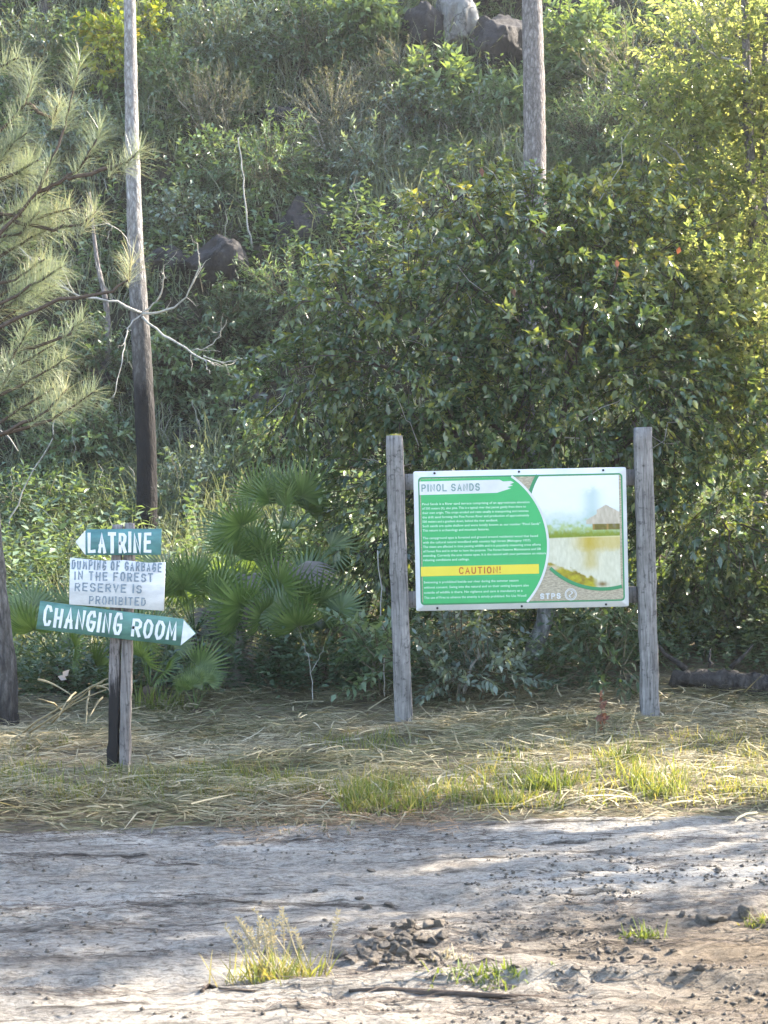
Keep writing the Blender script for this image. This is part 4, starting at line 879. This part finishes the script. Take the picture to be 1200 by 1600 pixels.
# bare stems and vines
def bare(pts, label, r0=.012, r1=.006, name='bare_stem', dd=.3, forks=()):
    h = hit(*pts[0]); d = float(h[1]) - dd; t = thing(name, label, 'stem', h, 'bare pale stems on the hillside')
    for k, pl in enumerate([pts] + list(forks)):
        p = np.array([P(a, b, d) for a, b in pl])
        if k == 0: p = np.vstack([h - [0, 0, .05], p])
        tt = np.linspace(0, 1, len(p) * 3); q_ = np.stack([np.interp(tt, np.linspace(0, 1, len(p)), p[:, i]) for i in range(3)], 1); q_[1:-1] += rng.normal(0, .008, (len(q_) - 2, 3))
        MB().tube(q_, np.linspace(r0, r1, len(q_)) * (.7 if k == 0 else .5), 5).build('stem', M['pale_stem'], t)
bare([(394, 385), (387, 350), (382, 300), (378, 255), (372, 215)], 'thin white bare stem hanging down the middle of the slope', .020, .010)
bare([(752, 215), (755, 195), (752, 165), (748, 130)], 'bare forked white stems left of the thick pine', .016, .008, forks=([(755, 195), (742, 160), (738, 140)], [(755, 195), (775, 180), (800, 165)], [(752, 165), (760, 145), (762, 125)]))
bare([(640, 235), (632, 205), (618, 175), (612, 155)], 'pale crooked stem left of the bare forked stems', .014, .007)
bare([(764, 125), (762, 95), (750, 65)], 'short bare forked twig in front of the dark round boulder', .012, .006, forks=([(762, 95), (770, 70), (778, 62)],))
bare([(5, 868), (18, 812), (45, 745), (80, 690), (86, 655)], 'leaning bare stem at the left edge above the charred trunk', .014, .008, forks=([(28, 705), (10, 680), (-10, 660)],))
bare([(315, 690), (308, 655), (300, 625)], 'thin arching stem over the small black rock', .009, .004, forks=([(308, 655), (318, 672), (330, 690)],))
bare([(930, 240), (935, 200), (945, 150), (950, 110)], 'pale upright stem right of the thick pine', .014, .006, forks=([(935, 200), (915, 160), (905, 130)],))
bare([(1000, 235), (990, 200), (1010, 160), (1030, 130)], 'wispy pale stem in front of the hollow at the upper right', .010, .005)
bare([(600, 1090), (601, 1030), (598, 960), (590, 860)], 'slim straight grey stem beside the left sign post', .009, .006, dd=.1)
bare([(488, 1100), (486, 1050), (478, 1010), (470, 990)], 'thin forked sapling stem in front of the palmettos', .006, .003, dd=.1, forks=([(486, 1050), (498, 1030), (505, 1010)],))

n = 170; x_, y_ = visible_xy(n, 17.5, 29.5, .3); mb = MB()
for a_, b_ in zip(x_, y_):
    g_ = on(a_, b_); e_ = g_ + np.array([rng.normal(0, .25), rng.uniform(-.35, .05), rng.uniform(.3, .9)]); mb.tube(limb(g_, e_, 7, rng.uniform(-.1, .15), .25), np.linspace(.006, .002, 7), 4, cap=False)
mb.build('dry_stems', M['pale_stem'], kind='stuff')

# --- boulders
def boulder_mesh(c, R_, seed, sub=5, planes=11, amp=.2, cut=(.62, .9)):
    rg = np.random.default_rng(seed); import bmesh
    bmx = bmesh.new(); bmesh.ops.create_icosphere(bmx, subdivisions=sub, radius=1)
    v = np.array([x.co[:] for x in bmx.verts]); f = [[x.index for x in q_.verts] for q_ in bmx.faces]; bmx.free()
    for _ in range(planes):
        n = unit(rg.normal(0, 1, 3)); lim = rg.uniform(*cut); dd = v @ n; k = dd > lim; v[k] -= np.outer(dd[k] - lim, n)
    v *= (1 + amp * (fbm(v[:, 0] * 2 + seed * 3.3 + 50, v[:, 1] * 2 + v[:, 2] * 1.7 + 50, 4) - .5) * 2 + amp * .9 * (np.abs(fbm(v[:, 0] * 4 + seed + 80, v[:, 2] * 4 + v[:, 1] * 3 + 80, 3) - .5) - .12))[:, None]
    return MB().add(v * R_ + c, None, f)
def boulder(px_, py_, rx, rz, mat, label, seed, dd=.2, group='boulders on the hillside', ry=None):
    h = hit(px_, py_); d = float(h[1]) - (dd * .85 if py_ < 100 else dd * .45); k = FPX / d; c = P(px_, py_, d)
    o = boulder_mesh(c, np.array([rx / k, ry or (rx + rz) / 2 / k, rz / k]), seed).build('boulder', mat, origin=c, smooth=False)
    tag(o, label, 'rock', group)
boulder(713, 45, 36, 58, M['rock_pale'], 'pale lichen-covered upright rock between the dark boulders', 1, .6)
boulder(786, 75, 52, 62, M['rock'], 'dark round boulder just left of the thick pine', 2, .7)
boulder(668, 50, 38, 50, M['rock'], 'dark reddish rock left of the pale upright rock', 3, .4)
boulder(760, -15, 110, 45, M['rock'], 'wide dark rock ledge above the pale upright rock', 4, .5)
boulder(905, 15, 60, 55, M['rock'], 'dark rock behind the bright big-leaved sapling', 5, -.1)
boulder(475, 372, 55, 70, M['rock'], 'tall black rock face left of the glossy bush', 6, .55)
boulder(338, 415, 55, 45, M['rock'], 'rounded dark rock right of the slim pine', 7, .55)
boulder(262, 418, 40, 32, M['rock'], 'dark low rock touching the right of the slim pine', 8, .4)
boulder(300, 685, 34, 24, M['rock'], 'small black rock in the grass right of the slim pine', 9, .35)
boulder(398, 640, 36, 28, M['rock'], 'small black rock at the left tip of the glossy bush', 10, .35)
boulder(160, 590, 26, 30, M['rock'], 'dark rock at the foot of the thin pale trunk', 11, .3)
boulder(440, 185, 38, 20, M['rock'], 'dark rock standing in for a small dark hole in the middle of the upper slope', 12, .4)  # dark body added in place of a small dark hole

# --- charred log at the right
lg0 = P(1048, 1058, 13.0); lg1 = P(1300, 1079, 12.7)
lg = thing('log', 'charred fallen log lying behind the right sign post', 'log', on((lg0[0] + lg1[0]) / 2, 12.85))
MB().tube(limb(lg0, lg1, 40, 0, .12), np.linspace(.065, .11, 40) * rng.uniform(.86, 1.12, 40), 18, rough=.09).build('bark', M['bark_log'], lg)
for a_, b_, r_ in (((.12, .03, .05), (-.12, .12, .26), .028), ((.45, -.06, .06), (.62, -.1, .24), .02), ((.3, 0, .07), (.33, .1, .2), .016)):
    MB().tube(limb(lg0 + a_, lg0 + b_, 6, 0, .2), np.linspace(r_, r_ * .4, 6), 7, rough=.12).build('branch_stub', M['bark_log'], lg)

# ------------------------------------------------------------------ added box of thin haze that lifts the shadows and veils the slope
hz = MB().box((0, 45, 18), (120, 130, 44)); hzm = bpy.data.materials.new('thin_haze'); hzm.use_nodes = True
hn = hzm.node_tree; hn.nodes.remove(hn.nodes['Principled BSDF']); pv = hn.nodes.new('ShaderNodeVolumePrincipled')
pv.inputs['Color'].default_value = (.93, .96, 1, 1); pv.inputs['Density'].default_value = HAZE; pv.inputs['Anisotropy'].default_value = .35
hn.links.new(pv.outputs[0], hn.nodes['Material Output'].inputs['Volume'])
hz.build('haze', hzm, kind='stuff')

# ------------------------------------------------------------------ cut dry grass on the verge
n = 120000
x = rng.uniform(-3.3, 3.5, n); y = 8.45 + (13.6 - 8.45) * rng.random(n) ** 1.0
fall = (y > edge(x) - .1 * rng.random(n)) & (rng.random(n) < .35 + .65 * sst(.3, .55, fbm(x * 1.1 + 8, y * 1.6, 3)))
fall &= rng.random(n) < np.clip(.25 + (y - edge(x)) * 1.6, 0, 1) * np.clip(1.4 - (y - 12.6), 0.1, 1)
x, y = x[fall], y[fall]; n = len(x)
pile = .10 * sst(.35, .7, fbm(x * 1.4 + 3, y * 1.4 + 77, 3))
g = np.stack([x, y, zt(x, y) + rng.random(n) ** 2 * pile], 1)
a = rng.normal(0, .9, n) + np.where(rng.random(n) < .5, 0, math.pi) + 1.4 * (fbm(x * 1.5 + 20, y * 1.5, 2) - .5)
d = np.stack([np.cos(a), np.sin(a) * .8, np.abs(rng.normal(.04, .16, n))], 1)
bend = np.stack([rng.normal(0, .15, n), rng.normal(0, .15, n), -rng.uniform(.0, .25, n)], 1)
big = rng.random(n) < .05; g[big, 2] += .02
r = np.clip(fbm(x * .8 + 40, y * 1.1, 3) * 1.0 - .12 + rng.normal(0, .22, n) , 0, 1)
MB().blades(g, d, np.where(big, rng.gamma(4, .045, n), rng.gamma(3, .036, n)), np.where(big, rng.uniform(.007, .014, n), .0025 + rng.gamma(2, .0016, n)), bend * np.where(big, 1.5, 1)[:, None], np.where(big, np.clip(r + .25, 0, 1), r), 4, .3).build('dry_grass', M['straw'], kind='stuff')
# short live green grass through it
def clumps(name, cx, cy, per, L, W, sd, mat, bend=.45, lean=.3, kind='stuff', lo=0, hi=1):
    x = np.repeat(cx, per) + rng.normal(0, sd, len(cx) * per); y = np.repeat(cy, per) + rng.normal(0, sd, len(cx) * per); n = len(x)
    g = np.stack([x, y, zt(x, y) - .01], 1); d = np.array([0, 0, 1.0]) + rng.normal(0, lean, (n, 3))
    return MB().blades(g, d, L * rng.uniform(.4, 1.25, n), W * rng.uniform(.6, 1.2, n), bend * rng.uniform(.2, 1.3, n), rng.uniform(lo, hi, n), 4, .1)
n = 700; cx = rng.uniform(-3.2, .1, n); cy = rng.uniform(9.3, 11.5, n); k = fbm(cx * 1.2, cy * 1.6 + 3, 3) > .53
clumps('grass', cx[k], cy[k], 16, .13, .006, .06, M['green_grass']).build('grass', M['green_grass'], kind='stuff')
# bright grass band along the edge of the track, right of the middle
def from_px(n, x0, x1, yf):
    px_ = rng.uniform(x0, x1, n); out = np.array([hit(a, yf(a, rng.random()), 6) for a in px_]); return out[:, 0], out[:, 1]
cx, cy = from_px(210, 535, 1060, lambda a, u: 1292 - (a - 540) * .035 - 18 - u ** 1.3 * (45 + 60 * math.exp(-((a - 850) / 120) ** 2)))
k = fbm(cx * 2 + 5, cy * 2, 3) > .40
clumps('g', cx[k], cy[k], 20, .16, .007, .045, M['green_grass'], .5, .36, lo=.1, hi=1).build('grass', M['green_grass'], kind='stuff')
cx, cy = from_px(130, 900, 1230, lambda a, u: 1150 + 110 * u)
clumps('g', cx, cy, 14, .12, .006, .06, M['green_grass'], .6, .4, lo=.4).build('grass', M['green_grass'], kind='stuff')
cx, cy = from_px(45, 380, 560, lambda a, u: 1300 - 45 * u)
clumps('g', cx, cy, 18, .06, .006, .06, M['straw'], .7, .7).build('grass', M['straw'], kind='stuff')

# rust-brown pine needles drifted at the left end of the band
px_ = rng.uniform(360, 720, 2600); q_ = [hit(a, 1305 - (a - 400) * .03 - 60 * rng.random(), 7) for a in px_[:420]]; q_ = np.repeat(np.array(q_), 3, 0) + rng.normal(0, .09, (len(q_) * 3, 3)) * [1, 1, 0]
n = len(q_); a = rng.uniform(0, 6.28, n)
MB().blades(np.stack([q_[:, 0], q_[:, 1], zt(q_[:, 0], q_[:, 1]) + rng.random(n) * .03], 1), np.stack([np.cos(a), np.sin(a), rng.normal(.05, .12, n)], 1), rng.uniform(.06, .16, n), .0045, np.stack([rng.normal(0, .2, n), rng.normal(0, .2, n), np.full(n, -.05)], 1), rng.random(n), 2, .5).build('needle_litter', plain('rusty_needle_litter', (.27, .17, .09), .7, .4, 6), kind='stuff')
# grass tufts standing alone
def tuft_thing(px_, py_, label, nb, L, sd, W=.006, seeds=0, lo=0, hi=1, bend=.35, mat='green_grass', group='grass tufts growing in the track', sdx=2.0):
    h = hit(px_, py_); t = thing('grass_tuft', label, 'grass tuft', on(h[0], h[1]), group)
    n = nb; x = h[0] + rng.normal(0, sd * sdx, n); y = h[1] + rng.normal(0, sd, n)
    MB().blades(np.stack([x, y, zt(x, y) - .005], 1), np.array([0, 0, 1.0]) + rng.normal(0, .42, (n, 3)) * np.array([1, 1, .2]), L * rng.uniform(.35, 1.2, n), W * rng.uniform(.6, 1.2, n), bend * rng.uniform(.2, 1.6, n), rng.uniform(lo, hi, n), 4, .1).build('blades', M[mat], t, kind='stuff')
    for k in range(seeds):
        b = on(h[0] + rng.normal(0, sd * sdx), h[1] + rng.normal(0, sd)); tp_ = b + np.array([rng.normal(-.02, .07), rng.normal(0, .03), L * rng.uniform(1.1, 1.75)])
        st_ = limb(b, tp_, 5, .0, .05); mb = MB().tube(st_, [.0022, .002, .0018, .0015, .001], 4, .5)
        for f in np.linspace(.6, 1, 9):
            p = b + (tp_ - b) * f; mb.leaves(np.repeat([p], 2, 0), np.array([[.7, 0, .8], [-.7, .1, .8]]) + rng.normal(0, .3, (2, 3)), np.array([[0, -1.0, 0]] * 2), .016, .006, .6)
        mb.build('seed_head', M['straw'], t)
tuft_thing(425, 1532, 'yellow-green grass tuft with seed heads at the near edge of the track', 250, .145, .045, .0055, 16, .35, 1, .22, sdx=1.7)
tuft_thing(1002, 1468, 'small green grass tuft alone in the right of the track', 90, .085, .018, .007, 0, 0, .5, .5)
tuft_thing(755, 1532, 'low dark green grass tuft at the near edge right of the clods', 190, .085, .04, .007, 0, 0, .45, .9)
tuft_thing(690, 1502, 'dry brownish grass tuft on top of the clod heap', 90, .07, .025, .006, 0, .6, 1, .9, 'straw')
tuft_thing(1192, 1445, 'grass tuft cut by the right edge of the picture', 70, .08, .02, .006, 0, .2, .9, .5)
tuft_thing(560, 1258, 'tall grass tuft at the left end of the bright grass band', 110, .19, .03, .008, 3, .1, .7, .3, group='grass tufts on the verge')
tuft_thing(850, 1236, 'tall bright grass tuft in the middle of the bright grass band', 170, .19, .04, .008, 2, 0, .6, .3, group='grass tufts on the verge')
tuft_thing(1030, 1245, 'grass tuft at the right end of the bright grass band', 130, .15, .03, .007, 0, .1, .7, .3, group='grass tufts on the verge')
tuft_thing(970, 1190, 'yellow-green grass tuft below the right sign post', 120, .2, .03, .008, 1, .2, .8, .4, group='grass tufts on the verge')
tuft_thing(232, 1112, 'upright green grass tuft at the right foot of the signpost', 60, .26, .035, .012, 0, 0, .5, .15, group='grass tufts on the verge')
tuft_thing(270, 1110, 'second upright grass tuft further right of the signpost', 40, .2, .03, .012, 0, 0, .5, .15, group='grass tufts on the verge')
h = hit(944, 1150); rw = thing('weed', 'rust-red leaved weed standing left of the right sign post', 'weed', on(h[0], h[1]))
tp_ = on(h[0], h[1]) + np.array([-.02, 0, .26]); MB().tube(limb(on(h[0], h[1]), tp_, 5), np.linspace(.005, .002, 5), 5).build('stem', M['stem'], rw)
n = 26; f = rng.random(n)[:, None]; MB().leaves(on(h[0], h[1]) + (tp_ - on(h[0], h[1])) * (.25 + .75 * f), rng.normal(0, 1, (n, 3)) + [0, 0, -.2], rng.normal(0, .4, (n, 3)) + [0, -.5, .6], .06, .03, rng.random(n)).build('leaves', M['red_leaf'], rw, kind='stuff')
# pale broken canes leaning behind the signpost
cane = thing('broken_canes', 'bundle of pale broken canes leaning on the left of the signpost', 'canes', hit(90, 1150))
for a, b in (((30, 1150), (168, 1060)), ((45, 1145), (165, 1078)), ((80, 1130), (160, 1066)), ((98, 1110), (60, 1092)), ((140, 1075), (134, 1130)), ((152, 1075), (196, 1072)), ((150, 1072), (172, 1080)), ((118, 1082), (92, 1118)), ((60, 1062), (110, 1085)), ((160, 1090), (140, 1120))):
    MB().tube(limb(P(*a, 11.2), P(*b, 10.75), 6, .03, .03), np.linspace(.008, .004, 6), 5, r=.55).build('cane', M['straw'], cane)
h = hit(103, 1060, 10)
wl = MB().leaves(np.array([P(98, 1058, 11.6), P(104, 1062, 11.6)]), np.array([[.7, 0, .8], [-.9, .1, .4]]), np.array([[0, -1, .3], [.1, -1, .5]]), .07, .045, .9).build('dead_leaf', M['palm_dead'], origin=P(100, 1060, 11.6))
tag(wl, 'pale dry leaf caught in the weeds left of the signpost', 'leaf')

# ------------------------------------------------------------------ clods, stones, gravel and litter on the track
CL = [boulder_mesh(np.zeros(3), np.array([1, 1, .75]), 60 + k, 3, 10, .3, (.42, .75)).build('clod', M['clod'], link=False) for k in range(6)]
def clod(px_, py_, s, label, group, name='clod'):
    h = hit(px_, py_); o = bpy.data.objects.new(name, CL[rng.integers(6)]); C.objects.link(o)
    o.location = (h[0], h[1], float(zt(h[0], h[1])) + s * .12 + (.05 * math.exp(-((px_ - 625) / 45) ** 2) * rng.random() if group.startswith('clods heaped') else 0)); o.rotation_euler = tuple(rng.uniform(-.4, .4, 2)) + (rng.uniform(0, 6.3),); o.scale = (s * rng.uniform(.8, 1.3), s, s * rng.uniform(.7, 1))
    tag(o, label, 'clod', group)
for k in range(75):
    clod(rng.normal(625, 42), 1512 - abs(rng.normal(0, 20)), rng.uniform(.012, .030), 'grey soil clod in the heap beside the seeding grass tuft', 'clods heaped beside the grass tuft')
for a, b, s, l in ((640, 1452, .05, 'broad flat clod behind the clod heap, largest and leftmost of three'), (672, 1450, .04, 'flat clod behind the clod heap, middle of three'), (690, 1447, .035, 'flat clod behind the clod heap, rightmost of three')): clod(a, b, s, l, 'flat clods behind the clod heap')
for a, b, s, l in ((1098, 1442, .042, 'large clod at the left end of the row by the right edge'), (1125, 1440, .045, 'second large clod from the left in the row by the right edge'), (1163, 1430, .05, 'large clod at the right end of the row by the right edge'), (1148, 1436, .025, 'small clod wedged in the row of large clods by the right edge')): clod(a, b, s, l, 'large clods by the right edge')
for k in range(28): clod(rng.uniform(560, 1200), rng.uniform(1345, 1540), rng.uniform(.010, .026), 'small grey clod scattered over the right half of the track', 'clods scattered on the right half')
for k in range(22): clod(rng.normal(985, 45), rng.normal(1495, 9), rng.uniform(.012, .028), 'grey clod in the low ridge below the small green tuft', 'clods in the low ridge')
for k in range(14): clod(rng.uniform(20, 520), rng.uniform(1350, 1500), rng.uniform(.008, .016), 'small dark pebble on the pale left half of the track', 'pebbles on the left half', 'pebble')
# gravel: small octahedra, one object
def gravel(n, s0, s1, mat, name, fx):
    x, y = fx(n); s = rng.uniform(s0, s1, n)[:, None]; c = np.stack([x, y, zt(x, y) + s[:, 0] * .3], 1)
    o8 = np.array([[1, 0, 0], [-1, 0, 0], [0, 1, 0], [0, -1, 0], [0, 0, .8], [0, 0, -.8]], float)
    v = c[:, None, :] + (o8[None] * (1 + rng.normal(0, .25, (n, 6, 1)))) * s[:, None, :]
    t = np.array([[0, 2, 4], [2, 1, 4], [1, 3, 4], [3, 0, 4], [2, 0, 5], [1, 2, 5], [3, 1, 5], [0, 3, 5]])
    MB().add(v, None, ((np.arange(n) * 6)[:, None, None] + t[None]).reshape(-1, 3)).build(name, mat, kind='stuff')
def gxy(n):
    x = rng.uniform(-2.3, 2.4, n * 4); y = rng.uniform(4.9, 8.6, n * 4); k = rng.random(n * 4) < (.12 + .88 * sst(-.5, .9, x) * sst(8.2, 6.6, y)) * sst(.35, .6, fbm(x * 1.5 + 70, y * 2.5, 3)); return x[k][:n], y[k][:n]
def gravel_xy(n): return gxy(n)
x_, y_ = gxy(3200); gravel(len(x_), .003, .011, M['clod'], 'gravel', lambda n: (x_, y_))
# dark pine-needle litter drifted in streaks
n = 26000; x = rng.uniform(-2.6, 2.7, n); y = rng.uniform(4.8, 8.9, n)
k = rng.random(n) < sst(.50, .66, fbm(x * .8 + 13, y * 4.2 + 3, 4)) + .05; x, y = x[k], y[k]; n = len(x); a = rng.normal(0, .5, n) + np.where(rng.random(n) < .5, 0, math.pi)
MB().blades(np.stack([x, y, zt(x, y) + .004], 1), np.stack([np.cos(a), np.sin(a), rng.normal(.01, .05, n)], 1), rng.uniform(.04, .14, n), .0035, np.stack([rng.normal(0, .2, n), rng.normal(0, .2, n), np.full(n, -.02)], 1), rng.random(n), 2, .5).build('needle_litter', plain('brown_needle_litter', (.085, .065, .05), .8, .4, 6), kind='stuff')
tw = thing('twig', 'dark curved twig lying along the near edge of the track', 'twig', hit(620, 1555))
MB().tube(np.array([hit(a, b) + [0, 0, .008] for a, b in ((545, 1552), (600, 1550), (660, 1556), (720, 1558), (790, 1560), (850, 1560))]), [.006, .012, .014, .012, .009, .004], 6, rough=.15).build('stick', M['dark_twig'], tw)
tw2 = thing('twig', 'short red-brown twig left of the seeding grass tuft', 'twig', hit(330, 1550))
MB().tube(np.array([hit(a, b) + [0, 0, .01] for a, b in ((316, 1553), (326, 1545), (345, 1550), (400, 1553))]), [.008, .01, .007, .003], 6, rough=.1).build('stick', M['dark_twig'], tw2)

# ------------------------------------------------------------------ the wood on the right that shades the place (beyond the picture's edge)
def shade_tree(x, y, blobs, n, label, L=.16, W=.08, nl=11, r=.14):
    g = on(x, y); t = thing('forest_tree', label, 'tree', g, 'trees of the wood on the right'); lf = MB(); bl_ = [(np.array(b[:3]), np.array([b[3], b[3], b[4]])) for b in blobs]
    pc, pd_ = shell_points(bl_, n, .2); sprays(lf, pc, pd_ + np.array([0, 0, .2]), nl, L, W, .5, .3, .9); lf.build('crown', M['bush'], t, kind='stuff')
    top = max(b[2] for b in blobs)
    trunk_mesh([g - [0, 0, .2], np.array([x + .1, y, (g[2] + top) / 2]), np.array([x, y, top])], [r, r * .8, r * .35], 10, .04, .3).build('trunk', M['bark_grey'], t)
    for b in bl_: MB().tube(limb(np.array([x, y, max(g[2] + 1, b[0][2] - 1.5)]), b[0], 6, .05, .2), np.linspace(.06, .02, 6), 6).build('limb', M['dark_twig'], t)
shade_tree(8.3, 12.2, [(7.9, 11.6, 5.9, 1.0, .8), (8.2, 11.9, 7.1, 1.0, .8), (7.9, 12.4, 7.0, 1.3, .9), (8.0, 12.9, 6.9, 1.0, .7), (8.3, 11.2, 5.2, .6, .5)], 620, 'broad tree of the wood nearest to the track')
shade_tree(8.3, 14.9, [(7.6, 13.6, 6.6, 1.0, .8), (7.9, 14.2, 7.6, 1.3, .9), (8, 15.4, 6.9, 1.1, .8), (8, 16.6, 6.5, .9, .7), (8.2, 14.6, 6.0, .8, .6), (7.9, 15.6, 7.8, 1.0, .8)], 640, 'tree of the wood level with the glossy bush')
shade_tree(9.5, 30.5, [(9.5, 30.5, 18, 2.4, 2.0), (8.4, 29, 16, 1.8, 1.6)], 460, 'tree of the wood on the ridge')
shade_tree(5.0, 13.6, [(4.6, 13.8, 1.3, 1.1, 1.1), (5.2, 13.2, 2.2, 1.0, 1.0), (5.6, 14.4, 3.0, 1.2, 1.2)], 620, 'low bushy tree beside the glossy bush', .11, .05, 13, .06)
